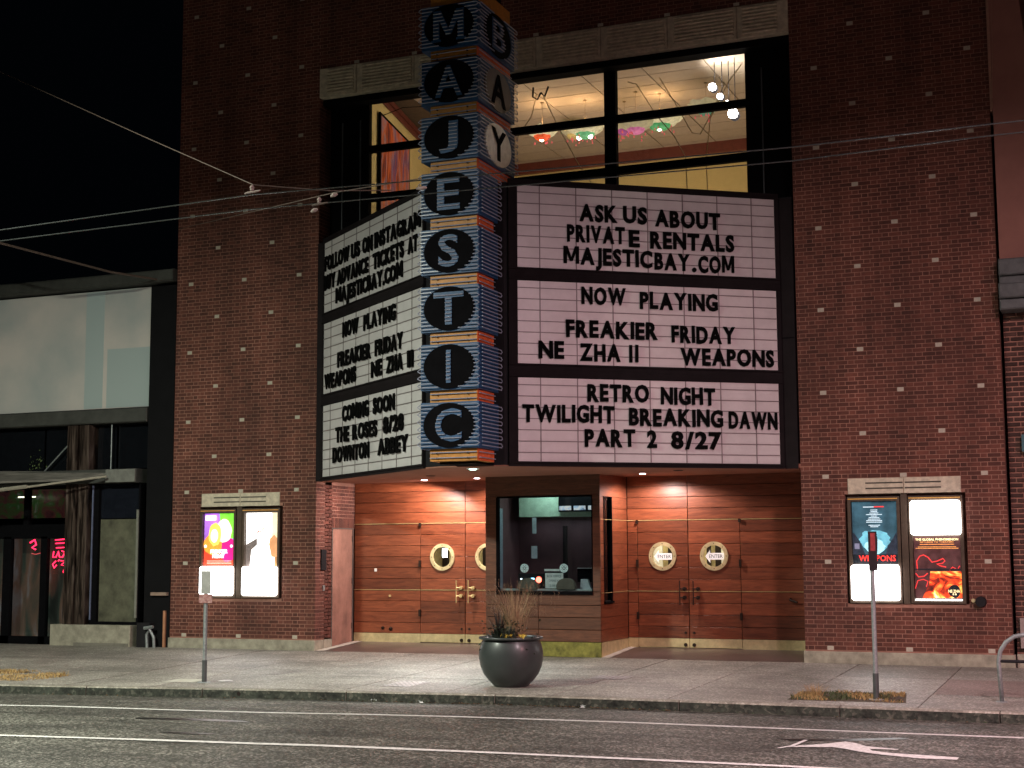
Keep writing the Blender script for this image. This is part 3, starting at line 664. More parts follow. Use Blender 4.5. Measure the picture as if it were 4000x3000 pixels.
# ------------------------------------------------------------------ marquee
marq = empty('marquee_sign', (-4.9, -1.4, 2.85), label='V shaped white letter board marquee jutting over the cinema entrance', cat='marquee')
marq.location = (0, 0, 0)
A0 = math.atan2(.6, .8); A1 = math.atan2(-.62469505, .78086881)
MZ0, MZ1 = 2.85, 7.40
bd = .045
body = MB()
plan = [(-9.25+.03,-.02),(-5.80,-2.80+.03),(-5.42,-2.96),(-4.40,-2.82),(-4.34+.02,-2.79+.05),(-.66,-.02),(-.43,-.02),(-.43,.40),(-9.37,.40),(-9.37,-.02)]
body.prism(plan, MZ0+.02, MZ1-.06); body.build('marquee_body', DARKG, marq)
bx('side_fascia', FRAME, -.64, -.428, -.03, -.022, MZ0, MZ1-.08, marq)
bx('side_fascia', FRAME, -9.372, -9.26, -.05, -.022, MZ0, MZ1-.08, marq)
MB().prism(plan, MZ0-.002, MZ0+.018).build('soffit', SOFFIT, marq)
bx('gap_seam', BLACKM, -.64, -.428, -.034, -.031, 4.98, 5.0, marq)
# glyph cache for changeable letters
glyph = {}
CAPH = None
def g_mesh(ch):
    if ch == 'M' and ch not in glyph:
        W, H, t, m = .86, .72, .175, MB()
        m.prismY([(0,0),(t,0),(t,H),(0,H)], -.012, .012); m.prismY([(W-t,0),(W,0),(W,H),(W-t,H)], -.012, .012)
        m.prismY([(t*.25,H),(t*1.2,H),(W/2+t*.40,.10),(W/2-t*.40,.10)], -.0125, .0115); m.prismY([(W-t*1.2,H),(W-t*.25,H),(W/2+t*.40,.10),(W/2-t*.40,.10)], -.013, .011)
        glyph[ch] = (m.mesh('letter', LETM), W, 0, H)
    if ch not in glyph:
        me = text_mesh(ch, 'letter', .012, .040, 3, LETM); a, b, c, d = bounds(me)
        for v in me.vertices:
            X, Y, Z = v.co; v.co = (X-a, -Z, Y)
        me.update(); glyph[ch] = (me, b-a, c, d)
    return glyph[ch]
_, _, hc, hd = g_mesh('H'); CAP = hd-hc
WB = {
'R': [[("ASK",1.17,1.80,6.92),("US",1.90,2.30,6.92),("ABOUT",2.44,3.56,6.89),("PRIVAT",.96,1.92,6.57),("E",1.99,2.17,6.54),("RENTALS",2.35,3.80,6.53),("MAJESTIC",.90,2.38,6.21),("BAY",2.42,3.02,6.19),(".",3.06,3.11,6.18),("COM",3.17,3.79,6.17)],
 [("NOW",1.19,1.92,5.58),("PLAYING",2.16,3.49,5.54),("FREAKIER",.93,2.45,5.04),("FRIDAY",2.69,3.78,5.01),("NE",.48,.89,4.69),("ZHA",1.15,1.82,4.67),("II",1.97,2.12,4.67),("WEAPONS",2.84,4.45,4.65)],
 [("RETRO",1.27,2.29,4.03),("NIGHT",2.49,3.41,4.01),("TWILIGHT",.21,1.71,3.69),("BREAKING",1.95,3.54,3.66),("DAWN",3.64,4.48,3.64),("PART",1.22,2.05,3.32),("2",2.25,2.41,3.31),("8/27",2.65,3.51,3.30)]],
'L': [[("FOLLOW",.16,1.34,6.90),("US",1.44,1.82,6.90),("ON",1.96,2.39,6.90),("INSTAGRAM",2.49,4.36,6.90),("BUY",.13,.67,6.54),("ADVANCE",.77,2.21,6.54),("TICKETS",2.43,3.70,6.54),("AT",3.88,4.24,6.55),("MAJESTICBAY.COM",.72,3.66,6.20)],
 [("NOW",1.07,1.78,5.54),("PLAYING",2.03,3.39,5.53),("FREAKIER",.83,2.34,5.02),("FRIDAY",2.55,3.68,5.02),("WEAPONS",.20,1.69,4.68),("NE",2.38,2.84,4.67),("ZHA",3.02,3.68,4.67),("II",3.88,4.09,4.67)],
 [("COMING",1.09,2.28,4.02),("SOON",2.48,3.36,4.03),("THE",.78,1.39,3.65),("ROSES",1.57,2.64,3.65),("8/28",2.91,3.72,3.67),("DOWNTON",.65,2.30,3.30),("ABBEY",2.69,3.90,3.31)]]}
for side, start, ang in (('R', (-4.34,-2.79,0), A0), ('L', (-9.25,-.03,0), A1)):
    s0, s1 = (.145, 4.53) if side == 'R' else (.085, 4.39)
    seams = [.51,1.112,1.713,2.315,2.917,3.518,4.12] if side == 'R' else [.45,1.05,1.64,2.23,2.82,3.41,4.0]
    tot = 4.60 if side == 'R' else 4.44
    for bi, (z0, z1) in enumerate(((5.98,7.30), (4.455,5.77), (2.925,4.235))):
        zz0 = {0: 5.875, 1: 4.345, 2: 2.85}[bi]; zz1 = {0: 7.40, 1: 5.875, 2: 4.345}[bi]
        zoff = 0
        bdm = MB()
        bdm.box(0, tot, -.03, .02, zz0+.001, z0); bdm.box(0, tot, -.03, .02, z1, zz1-.001); bdm.box(0, s0, -.03, .02, z0, z1); bdm.box(s1, tot, -.03, .02, z0, z1)
        bdm.box(0, tot, -.055, -.031, z1+.012, z1+.03); bdm.box(0, tot, -.055, -.031, z0-.03, z0-.012)
        bdo = bdm.build('letter_board', FRAME, marq, loc=start, rot=(0, 0, ang))
        ed = [s0]+seams+[s1]
        for a, b in zip(ed, ed[1:]): bx('panel', PANEL, a+.004, b-.004, -.022, .0, z0+.002, z1-.002, bdo)
        for q in seams: bx('track', TRACKM, q-.008, q+.008, -.030, -.0225, z0+.002, z1-.002, bdo)
        tr = [z1-.115-.176*q for q in range(7)]
        for q in tr: bx('track', TRACKM, s0+.002, s1-.002, -.034, -.023, q-.006, q+.006, bdo)
        for w, a, b, zc in WB[side][bi]:
            H = .278; gl = [g_mesh(c) for c in w]; kz = H/CAP
            gap = .026; nat = sum(g[1] for g in gl)*kz
            if w == 'II': gap = .05
            gaps = gap*(len(w)-1); kx = kz*(b-a-gaps)/nat if len(w) > 1 or w not in '.1' else kz
            x = a
            for ch, g in zip(w, gl):
                tilt = random.uniform(-.014, .014)
                inst('letter', g[0], bdo, (x, -.046+random.uniform(-.003, .003), zc-H/2+random.uniform(-.006, .006)), (0, tilt, 0), (kx, 1, H/.72 if ch == 'M' else kz)); x += g[1]*kx+gap
# downlights in the soffit
dl = [(-7.38,.44,2.868), (-6.26,.29,2.868), (-5.08,-2.50,2.848), (-3.14,.22,2.868)]
dll = ['glowing round downlight in the soffit, leftmost over the entrance', 'glowing round downlight in the soffit, just left of the ticket booth', 'greenish downlight under the marquee tip below the column sign', 'glowing round downlight in the soffit right of the ticket booth']
DLM = emit('downlight_glow', (1,.93,1), 18); DLG = emit('downlight_green', (.6,1,.8), 6)
for i, ((x, y, z), lb) in enumerate(zip(dl, dll)):
    t = empty('downlight', (x, y, z), label=lb, cat='downlight', group='round downlights in the entrance soffit')
    MB().lathe([(.075,-.004),(.10,-.012),(.105,-.001)], 20).build('trim_ring', ARROWM, t)
    MB().lathe([(.001,-.028),(.05,-.024),(.074,-.003)], 20).build('lamp_lens', DLG if i == 2 else DLM, t)
    if i != 2: light('SPOT', 'downlight_beam', (x, .80, z-.06), (300, 125, 0, 175)[i], (1,.85,.80), (R(2), R(16) if i == 0 else 0, 0), .06, spot=165, blend=.3)
    else: light('SPOT', 'downlight_beam', (x-.25, y, z-.06), 520, (.85,1,.98), (R(-6), R(6), 0), .05, spot=104, blend=1.0)
for x, y in ((-6.6,-.9), (-2.3,-.5)): MB().lathe([(.001,-.002),(.07,-.012),(.09,-.001)], 16).build('soffit_vent', HINGE, marq, loc=(x, y, 2.848))

# ------------------------------------------------------------------ column sign
pyl = empty('column_sign', (-4.88, -3.1, 2.84), label='tall column of blue boxes with black round letter discs and orange gaps', cat='sign')
pyl.location = (0, 0, 0)
PX0, PX1, PF = -5.36, -4.40, -3.80
bx('core', BLACKM, PX0+.2, PX1-.16, PF+.25, -2.86, 2.86, 10.6, pyl)
bx('core', BLACKM, PX0+.2, PX1-.2, -2.9, -2.42, 7.35, 10.6, pyl)
GREYD = mat('grey_disc', (.42,.39,.36), .35, metal=.3, noise=.3, scale=8)
slim = {}
def tri_rows(me, kx, kz, ox, oz, zs):
    out = {}
    for z in zs:
        iv = []
        for p in me.polygons:
            co = [me.vertices[i].co for i in p.vertices]
            if len(co) < 3 or abs(p.normal.y) < .9: continue
            q = [(ox+c.x*kx, oz+c.z*kz) for c in co]; xs = []
            for i in range(len(q)):
                (x0, z0), (x1, z1) = q[i], q[(i+1) % len(q)]
                if (z0 <= z) != (z1 <= z): xs.append(x0+(x1-x0)*(z-z0)/(z1-z0))
            if len(xs) >= 2: iv.append((min(xs), max(xs)))
        iv.sort(); mg = []
        for a, b in iv:
            if mg and a <= mg[-1][1]+.004: mg[-1][1] = max(mg[-1][1], b)
            else: mg.append([a, b])
        out[z] = [(a, b) for a, b in mg if b-a > .012]
    return out
def custom_m():
    W, H = .58, .50; m = MB(); t = .115
    m.prismY([(0,0),(t,0),(t,H),(0,H)], -.012, .012); m.prismY([(W-t,0),(W,0),(W,H),(W-t,H)], -.012, .012)
    m.prismY([(t*.2,H),(t*1.25,H),(W/2+t*.42,.10),(W/2-t*.42,.10)], -.0125, .0115); m.prismY([(W-t*1.25,H),(W-t*.2,H),(W/2+t*.42,.10),(W/2-t*.42,.10)], -.013, .011)
    m.prismY([(-.045,0),(t+.03,0),(t+.03,.035),(-.045,.035)], -.0135, .0105); m.prismY([(W-t-.03,0),(W+.045,0),(W+.045,.035),(W-t-.03,.035)], -.0135, .0105)
    return (m.mesh('letter', LETM), W, 0, H)
slim['M'] = custom_m()
def disc_face(parent, ch, w, h, discr, disc_mat, inv, N=6):
    """local frame: x across, z up, facing -y, centred; adds disc, letter and glass tubes as sub-parts"""
    g = g_mesh(ch)
    if ch not in slim:
        me0 = text_mesh(ch, 'letter', .012, .018, 3, LETM); a, b, c, d = bounds(me0)
        for v in me0.vertices:
            X, Y, Z = v.co; v.co = (X-a, -Z, Y-c)
        me0.update(); slim[ch] = (me0, b-a, c, d)
    g = slim[ch]; LH = .50; kz = LH/(g[3]-g[2]); kx = {'M':.52,'A':.46,'E':.38,'S':.34,'T':.50,'C':.44,'B':.40,'Y':.46}.get(ch, .3)/g[1] * (discr/.42 if discr > .5 else 1)
    if ch == 'I': kx = .075/g[1]
    if ch == 'J': kx = .32/g[1]
    ox = -g[1]*kx/2; oz = -LH/2
    MB().disc(0, 0, discr, -.028, -.006, 40, .335).build('disc', disc_mat, parent)
    me = g[0].copy(); me.name = 'letter'
    for v in me.vertices: v.co = (ox+v.co.x*kx, -.036+v.co.y*.3, oz+v.co.z*kz)
    me.materials.clear(); me.materials.append(BLACKM if inv else BLUE); inst('letter', me, parent)
    zs = [-h/2+.04+(h-.08)*i/(2*N-1) for i in range(2*N)]
    rows = tri_rows(me, 1, 1, 0, 0, zs); t = MB()
    for i, z in enumerate(zs):
        half = discr*math.sqrt(max(0, 1-(z/.335)**2)) if abs(z) < .335 else 0
        for s in (-1, 1):
            if w/2-half > .03: t.tube([(s*(half+.005 if half else 0), -.05, z), (s*(w/2+.02), -.05, z)], .0085, 5)
        if not inv:
            for a, b in rows[z]: t.tube([(a+.006, -.056, z), (b-.006, -.056, z)], .0085, 5)
    for i in range(0, 2*N, 2):   # bends at both ends
        for s in (-1, 1):
            x = s*(w/2+.02); t.tube([(x, -.05, zs[i]), (x+s*.045, -.04, (zs[i]+zs[i+1])/2), (x, -.05, zs[i+1])], .0085, 5)
    t.build('glass_tubes', NEONT, parent, kind='stuff')
names = 'CITSEJAM'
for k in range(8):
    z0 = 3.075+.887*k; z1 = z0+.70; zc = (z0+z1)/2; deep = k >= 5; yb = -2.35 if deep else -3.05
    b = bx('blue_box', BLUE, PX0, PX1, PF, yb, z0, z1, pyl)
    f = empty('front_face', ((PX0+PX1)/2, PF, zc), parent=b)
    # sub-parts hang straight on the box: place meshes in box space
    def face(ch, cx, cy, rot, w, discr, dm, inv):
        tmp = empty('face', (0, 0, 0)); disc_face(tmp, ch, w, z1-z0, discr, dm, inv)
        Mx = Matrix.Translation((cx, cy, zc)) @ Matrix.Rotation(rot, 4, 'Z')
        for c in list(tmp.children):
            c.parent = b; c.data.transform(Mx)
            if c.name.startswith('glass_tubes'): pass
        bpy.data.objects.remove(tmp)
    bpy.data.objects.remove(f)
    face(names[k], (PX0+PX1)/2, PF, 0, PX1-PX0-.06, .42, BLACKM, False)
    if deep:
        face({5: 'Y', 6: 'A', 7: 'B'}[k], PX1, (PF+yb)/2, R(90), 1.39, .52, {5: GREYD, 6: mat('mid_disc', (.10,.085,.08), .5), 7: BLACKM}[k], k < 7)
    else:
        t = MB(); N = 6; h = z1-z0
        for i in range(2*N):
            z = z0+.04+(h-.08)*i/(2*N-1); t.tube([(PX1+.05, PF+.03, z), (PX1+.05, yb-.0, z)], .0085, 5)
        for i in range(0, 2*N, 2):
            za = z0+.04+(h-.08)*i/(2*N-1); zb = z0+.04+(h-.08)*(i+1)/(2*N-1); t.tube([(PX1+.05, yb, za), (PX1+.05, yb+.03, (za+zb)/2), (PX1+.05, yb, zb)], .0085, 5)
        t.build('glass_tubes', NEONT, b, kind='stuff')
    # orange neck below the box
    q0 = z0-.187; ins = .05
    ob = bx('orange_neck', [ORANGE][0], PX0+.13, PX1-ins, PF+.06, yb-.06, q0+.004, z0-.003, pyl)
    bx('red_lit_skin', REDLIT, PX1-ins, PX1-ins+.006, PF+.066, yb-.07, q0+.006, z0-.005, ob)  # thin skin carries the painted red light
    t = MB()
    for zz in (q0+.05, q0+.13):
        t.tube([(PX0+.14, PF+.035, zz), (PX1-ins, PF+.035, zz)], .008, 5); t.tube([(PX1-ins+.035, PF+.08, zz), (PX1-ins+.035, yb-.08, zz)], .008, 5)
    t.build('glass_tubes', NEONT, ob, kind='stuff')
    m = MB()
    for xx in (PX0+.25, PX1-.2):
        for zz in (q0+.045, q0+.12): m.tube([(xx, PF+.06, zz), (xx, PF+.03, zz)], .014, 6)
    m.build('tube_clip', HINGE, ob, kind='stuff')
bx('orange_neck', ORANGE, PX0+.13, PX1-.05, PF+.06, -2.41, 3.075+.887*8-.183, 3.075+.887*8+.1, pyl)

# ------------------------------------------------------------------ ticket booth
booth = empty('ticket_booth', (-4.9, .75, -.24), label='dark wood ticket booth between the two pairs of doors', cat='ticket booth')
booth.location = (0, 0, 0)
BX0, BX1 = -5.965, -3.842
WX0, WX1, WZ0, WZ1 = -5.76, -3.98, .86, 2.48
m = MB()
m.box(BX0+.03, WX0, .03, .08, .0, 2.865); m.box(WX1, BX1-.03, .03, .08, .0, 2.865); m.box(WX0, WX1, .03, .08, .0, WZ0-.0); m.box(WX0, WX1, .03, .08, WZ1, 2.865)
m.build('front_core', GAP, booth)
# left and right side cores with slit windows
for xx in (BX0+.03, BX1-.03):
    s = -1 if xx < -5 else 1
    m = MB(); a, b = (xx, xx+.05) if s < 0 else (xx-.05, xx)
    m.box(a, b, .08, .19, -.1, 2.865); m.box(a, b, .62, 1.47, -.1, 2.865); m.box(a, b, .19, .62, -.1, .70); m.box(a, b, .19, .62, 2.47, 2.865); m.build('side_core', GAP, booth)
for i, (z0, z1) in enumerate([(.012,.215), (.218,.42), (.423,.625), (.628,.855)]):
    for a, b in ((BX0, -4.98), (-4.98, BX1)): bx('plank', WOODD, a+.003, b-.003, -.0, .028, z0+.003, z1-.003, booth, .003)
for a, b, z0, z1 in ((BX0, WX0-.002, .86, 2.50), (WX1+.002, BX1, .86, 2.50), (BX0, BX1, 2.504, 2.865)): bx('plank', WOODD, a, b, .0, .028, z0, z1, booth, .003)
m = MB(); m.box(WX0, WX1, -.03, .03, WZ0-.055, WZ0); m.box(WX0, WX0+.05, -.012, .05, WZ0, WZ1); m.box(WX1-.012, WX1, -.012, .05, WZ0, WZ1); m.box(WX0, WX1, -.012, .05, WZ1-.01, WZ1); m.build('window_frame', BLACKM, booth)
bx('window_glass', GLASSD, WX0+.05, WX1-.012, .03, .036, WZ0, WZ1-.01, booth)
bx('base_plate', GREENB, BX0-.004, BX1+.002, -.012, .03, S(0,0)+.002, .008, booth)
bx('base_plate', BRASSD, BX1-.03, BX1+.004, .031, 1.46, -.235, .006, booth)
# right side planks (face +x)
def sidep(y0, y1, z0, z1, mt=WOOD): return bx('plank', mt, BX1-.027, BX1, y0+.002, y1-.002, z0+.003, z1-.003, booth)
for z0, z1 in [(.01,.215),(.215,.42),(.42,.64)]+[]: sidep(.03, 1.46, z0, z1)
zz = [.64,.83,1.04,1.25,1.46,1.67,1.88,2.08,2.28,2.48]
for a, b in zip(zz, zz[1:]): sidep(.62, 1.46, a, b); sidep(.03, .19, a, b)
sidep(.03, 1.46, 2.48, 2.865)
for z in (.836, 2.084): bx('brass_rail', BRASS, BX1, BX1+.006, .03, 1.46, z-.004, z+.004, booth)
sw = bx('side_window', glass('dark_glass', (.25,.25,.28), .1), BX1-.04, BX1-.034, .19, .62, .70, 2.47, booth)
m = MB(); m.box(BX1-.03, BX1+.012, .185, .205, .68, 2.48); m.box(BX1-.03, BX1+.012, .60, .62, .68, 2.48); m.box(BX1-.03, BX1+.03, .17, .64, .655, .69); m.build('window_frame', BLACKM, booth)
m = MB(); m.box(BX0-.0, BX0+.027, .03, 1.46, .01, 2.865); m.build('side_panel', WOODD, booth)
# booth interior
INT = mat('booth_maroon', (.13,.06,.062), .6, noise=.3, scale=2)
m = MB(); m.box(BX0+.1, BX1-.1, 1.30, 1.34, -.2, 2.86); m.box(BX0+.085, BX0+.1, .1, 1.3, -.2, 2.86); m.box(BX0+.1, BX1-.1, .1, 1.3, -.2, -.1); m.build('interior_wall', INT, booth)
bx('interior_bulkhead', mat('pale_green_paint', (.42,.55,.42), .7), BX0+.33, BX1-.09, .75, 1.29, 2.16, 2.86, booth)
for x0, x1 in ((-4.98,-4.92),): bx('interior_post', GAP, x0, x1, 1.22, 1.3, -.1, 2.0, booth)
bx('interior_rail', mat('dim_steel', (.3,.42,.45), .3), -4.35, -3.97, 1.2, 1.22, 1.88, 1.90, booth)
bx('interior_panel', mat('steel_panel', (.30,.36,.42), .35, metal=.3), BX0+.12, BX0+.20, .12, .30, WZ0, 2.3, booth)
mbd = bx('menu_board', BLACKM, -4.86, BX1-.1, .70, .74, 2.24, 2.50, booth)
mm = artmat('menu_pictures', [(.02,.03,.05),(.25,.3,.4),(.5,.4,.35),(.3,.35,.45)], 9, (1,1,1), .8)
for x0 in (-4.84, -4.57, -4.30): bx('menu_picture', mm, x0, x0+.22, .69, .699, 2.265, 2.34, mbd)
for x0, z, w, h, lb in ((-5.33,1.86,.075,.28,'narrow white paper taped on the dark wall inside the booth, upper one'), (-5.35,1.42,.11,.22,'white paper taped inside the booth below the narrow one')):
    tag(bx('wall_notice', mat('paper', (.5,.58,.62), .6), x0, x0+w, .62, .625, z, z+h), lb, 'notice')
light('AREA', 'booth_light', (-4.7, .45, 2.82), 16, (.75,1,.92), (0, 0, 0), 1.2, .3)
light('AREA', 'booth_back_light', (-4.9, 1.0, 2.12), 2.2, (.75,.9,1), (0, 0, 0), 1.4, .2)
tag(bx('counter', mat('counter', (.45,.5,.48), .3), BX0+.11, BX1-.1, .10, .50, .87, .895), 'pale counter top running along the booth window', 'counter')
# things on the counter
def notice():
    t = empty('counter_notice', (-4.72, .15, .895), label='white box office opening hours notice standing in the booth window', cat='notice')
    bx('stand', DARKG, -.2, .16, .012, .03, 0, .30, t)
    bx('paper', mat('notice_paper', (.70,.74,.70), .6), -.185, .145, .0, .01, .012, .275, t)
    ink = mat('notice_ink', (.12,.15,.15), .6)
    for s, z, w in (('BOX OFFICE', .222, .26), ('OPENS AT', .145, .20), ('12:30 PM', .062, .20)): put_text(s, -.02-w/2, -.02+w/2, z, .04, -.001, t, ink, 'lettering', .0008, .006)
    bx('card', mat('notice_paper', (.70,.74,.70), .6), -.2, .08, .0, .01, .31, .345, t)
notice()
def speak(x, lb):
    t = empty('speak_grille', (x, .045, 1.255), label=lb, cat='speaking grille', group='round speaking grilles in the booth window')
    m = MB()
    m.ring(0, 0, .06, .075, -.006, .006, 20)
    for k in range(8):
        a = 2*math.pi*k/8; m.disc(.042*math.cos(a), .042*math.sin(a), .014, -.006, .006, 8)
    m.disc(0, 0, .016, -.006, .006, 8); m.build('grille_face', emit('grille', (.6,.75,.7), .25, (.6,.7,.65)), t)
speak(-5.25, 'round speaking grille in the booth glass, left one'); speak(-4.52, 'round speaking grille in the booth glass, right one above the notice end')
def hood(x, lb):
    t = empty('ticket_hood', (x, .06, .895), label=lb, cat='pass-through hood', group='rounded brown hoods over the ticket slots')
    m = MB(); N = 14; pts = [(-.17,0)]+[(-.17*math.cos(math.pi*k/N)**1 if True else 0, .19*math.sin(math.pi*k/N)**.7) for k in range(1, N)]+[(.17,0)]
    m.prismY(pts, 0, .10); m.build('hood_shell', mat('brown_hood', (.12,.10,.07), .5), t)
hood(-5.22, 'rounded brown pass-through hood under the left speaking grille'); hood(-4.50, 'rounded brown pass-through hood right of the white notice')
def monitor():
    t = empty('ticket_monitor', (-4.22, .36, .895), label='black ticket monitor with silver foot at the right of the counter', cat='monitor')
    bx('screen', BLACKM, -.17, .14, 0, .03, .12, .36, t); bx('top_trim', ARROWM, -.17, .13, -.004, .0, .352, .362, t)
    MB().prismY([(-.09,0),(.11,0),(.05,.17),(-.07,.17)], -.10, -.03).build('foot', mat('silver', (.5,.52,.56), .35, metal=.5), t)
monitor()
def till():
    t = empty('card_terminal', (-5.36, .40, .895), label='dark card terminal with blue and red glowing lights on the counter', cat='card terminal')
    bx('terminal_body', DARKG, -.15, .30, 0, .12, 0, .26, t)
    bx('blue_light', emit('blueglow', (.3,.75,1), 8), .09, .15, -.004, 0, .16, .185, t); bx('white_light', emit('whiteglow', (.8,.9,1), 5), -.11, -.08, -.004, 0, .16, .18, t)
    MB().disc(.235, .155, .055, -.004, 0, 16).build('red_light', emit('redglow', (1,.10,.06), 9), t)
till()
tag(MB().lathe([(.001,0),(.035,0),(.038,.10),(.030,.11),(.001,.11)], 12).build('jar', mat('jar', (.4,.42,.35), .3), loc=(-4.02,.25,.895)), 'small pale jar at the right end of the booth counter', 'jar')

# ------------------------------------------------------------------ poster cases
BRONZE = mat('bronze_frame', (.10,.07,.05), .45, metal=.3, noise=.3)
AMBER = mat('amber_trim', (.75,.42,.12), .3, metal=.6)
AMBER.node_tree.nodes['Principled BSDF'].inputs['Emission Color'].default_value = (1,.45,.1,1); AMBER.node_tree.nodes['Principled BSDF'].inputs['Emission Strength'].default_value = .35  # emission paints the lit orange edge along the case top
WHITEP = emit('lightbox_white', (1,.98,.96), 8, (.9,.9,.9))
def pm(name, c, s=1.0, noise=0, sc=12): return emit('print_'+name, c, s, tuple(min(.8, v) for v in c), noise, sc)
def case(x0, x1, lb, zs, white, draw):
    t = empty('poster_case', (x0, 0, .72), label=lb, cat='poster case', group='lit poster cases on the brick piers')
    W = x1-x0
    m = MB(); a, b, z0, z1 = -.06, W+.06, -.012, 1.655
    m.box(a, -.012, -.03, .1, z0, z1); m.box(W+.012, b, -.03, .1, z0, z1); m.box(-.012, W+.012, -.03, .1, 1.585, z1); m.box(-.012, W+.012, -.03, .1, z0, .018)
    m.box(-.012, W+.012, .085, .12, .018, 1.585)
    m.build('case_frame', BRONZE, t)
    bx('lit_top_edge', AMBER, -.05, W+.03, -.038, -.031, 1.615, 1.628, t)
    wa, wb = white
    r = .05; pts = []
    for cx, cz, s in ((W-r+.03, wb-r, 0), (r-.03, wb-r, 90), (r-.03, wa+r, 180), (W-r+.03, wa+r, 270)):
        for k in range(5): q = R(s+22.5*k); pts.append((cx+r*math.cos(q), cz+r*math.sin(q)))
    MB().prismY(pts[::-1], -.065, .03).build('light_panel', WHITEP, t)  # blown-out white built as a glowing block, proud to light the brick
    pz0, pz1 = zs
    p = empty('poster', (0, 0, 0), parent=t)
    draw(p, W, pz0, pz1)
    ga, gb = (.02, wa-.004) if wa > .5 else (wb+.004, 1.583)
    bx('cover_glass', glass('case_glass', (1,1,1), .04), 0, W, -.012, -.008, ga, gb, t)
    return t
def quadp(p, name, x0, x1, z0, z1, mt, y): return bx(name, mt, x0, x1, y, y+.003, z0, z1, p)
def poly(p, name, pts, mt, y): return MB().prismY(pts, y, y+.003).build(name, mt, p)
def blob(cx, cz, rx, rz, n=18, w=.08, seed=0):
    rr = random.Random(seed); return [(cx+rx*(1+rr.uniform(-w, w))*math.cos(2*math.pi*k/n), cz+rz*(1+rr.uniform(-w, w))*math.sin(2*math.pi*k/n)) for k in range(n)]
def draw_comedy(p, W, a, b):
    H = b-a; Y = .03
    quadp(p, 'print', 0, W, a, b, pm('violet', (.42,.16,.75), 1.0, .4, 4), Y)
    poly(p, 'print', [(W*.5,b),(W,b),(W,a+H*.5),(W*.55,a+H*.6)], pm('green', (.22,.75,.06), 1.0, .3, 6), Y-.004)
    quadp(p, 'print', 0, W, a, a+H*.32, pm('red', (.85,.06,.03), 1.0, .4, 6), Y-.004)
    poly(p, 'print', blob(W*.80, a+H*.30, .17, .24, seed=2), pm('magenta', (.8,.02,.25), .9), Y-.008)
    poly(p, 'print', blob(W*.30, a+H*.40, .21, .20, seed=3), pm('amber', (.85,.33,.05), 1.0, .3, 20), Y-.012)
    poly(p, 'print', blob(W*.66, a+H*.66, .17, .22, seed=6), pm('cream', (1,.95,.62), 1.7), Y-.012)
    poly(p, 'print', blob(W*.36, a+H*.60, .14, .22, seed=5), pm('yellow', (1,.62,.12), 1.3, .3, 14), Y-.016)
    poly(p, 'print', blob(W*.35, a+H*.57, .085, .13, seed=7, w=.03), pm('skin', (1,.8,.62), 1.5), Y-.020)
    quadp(p, 'print', W*.05, W*.40, b-.13, b-.04, pm('white', (1,1,1), 1.6), Y-.02)
    for x in (W*.02+.03, W*.92): MB().disc(x, a+H*.37, .028, Y-.024, Y-.02, 14).build('clip', pm('white', (1,1,1), 1.6), p)
    wm = pm('white', (1,1,1), 2.2)
    put_text('FREAKIER', W*.24, W*.80, a+H*.27, .075, Y-.024, p, wm, 'lettering', .001, .03); put_text('FRIDAY', W*.30, W*.70, a+H*.18, .075, Y-.024, p, wm, 'lettering', .001, .03)
    for q in range(3): quadp(p, 'print', W*.12, W*.92, a+.035+q*.025, a+.043+q*.025, pm('peach', (1,.5,.4), 1.2, .6, 60), Y-.02)
def draw_romance(p, W, a, b):
    H = b-a; Y = .03
    quadp(p, 'print', 0, W, a, b, pm('white', (1,.98,.93), 2.4), Y)
    poly(p, 'print', [(W*.80,b),(W,b),(W,a+H*.5),(W*.80,a+H*.55)], pm('beige', (.9,.75,.5), 1.0, .3, 5), Y-.004)
    poly(p, 'print', [(0,a),(W*.13,a),(W*.17,a+H*.30),(W*.35,a+H*.40),(W*.34,a+H*.52),(0,a+H*.40)], pm('charcoal', (.16,.13,.12), .7, .6, 20), Y-.008)
    poly(p, 'print', [(W*.72,a+H*.40),(W*.75,a+H*.52),(W*.88,a+H*.58),(W,a+H*.50),(W,a+H*.16),(W*.80,a+H*.17)], pm('tan', (.62,.30,.14), .9, .3, 10), Y-.008)
    quadp(p, 'print', W*.90, W, a, a+H*.17, pm('brown', (.4,.2,.08), .9), Y-.008)
    poly(p, 'print', blob(W*.42, a+H*.62, .055, .05, seed=9), pm('hair_red', (.45,.12,.08), .8), Y-.008)
    poly(p, 'print', blob(W*.57, a+H*.66, .05, .06, seed=11), pm('hair_tan', (.6,.35,.2), .8), Y-.010)
    poly(p, 'print', blob(W*.43, a+H*.60, .04, .045, seed=9, w=.02), pm('white', (1,.98,.95), 2.2), Y-.012)
    poly(p, 'print', blob(W*.58, a+H*.65, .036, .05, seed=4, w=.02), pm('white', (1,.98,.95), 2.2), Y-.014)
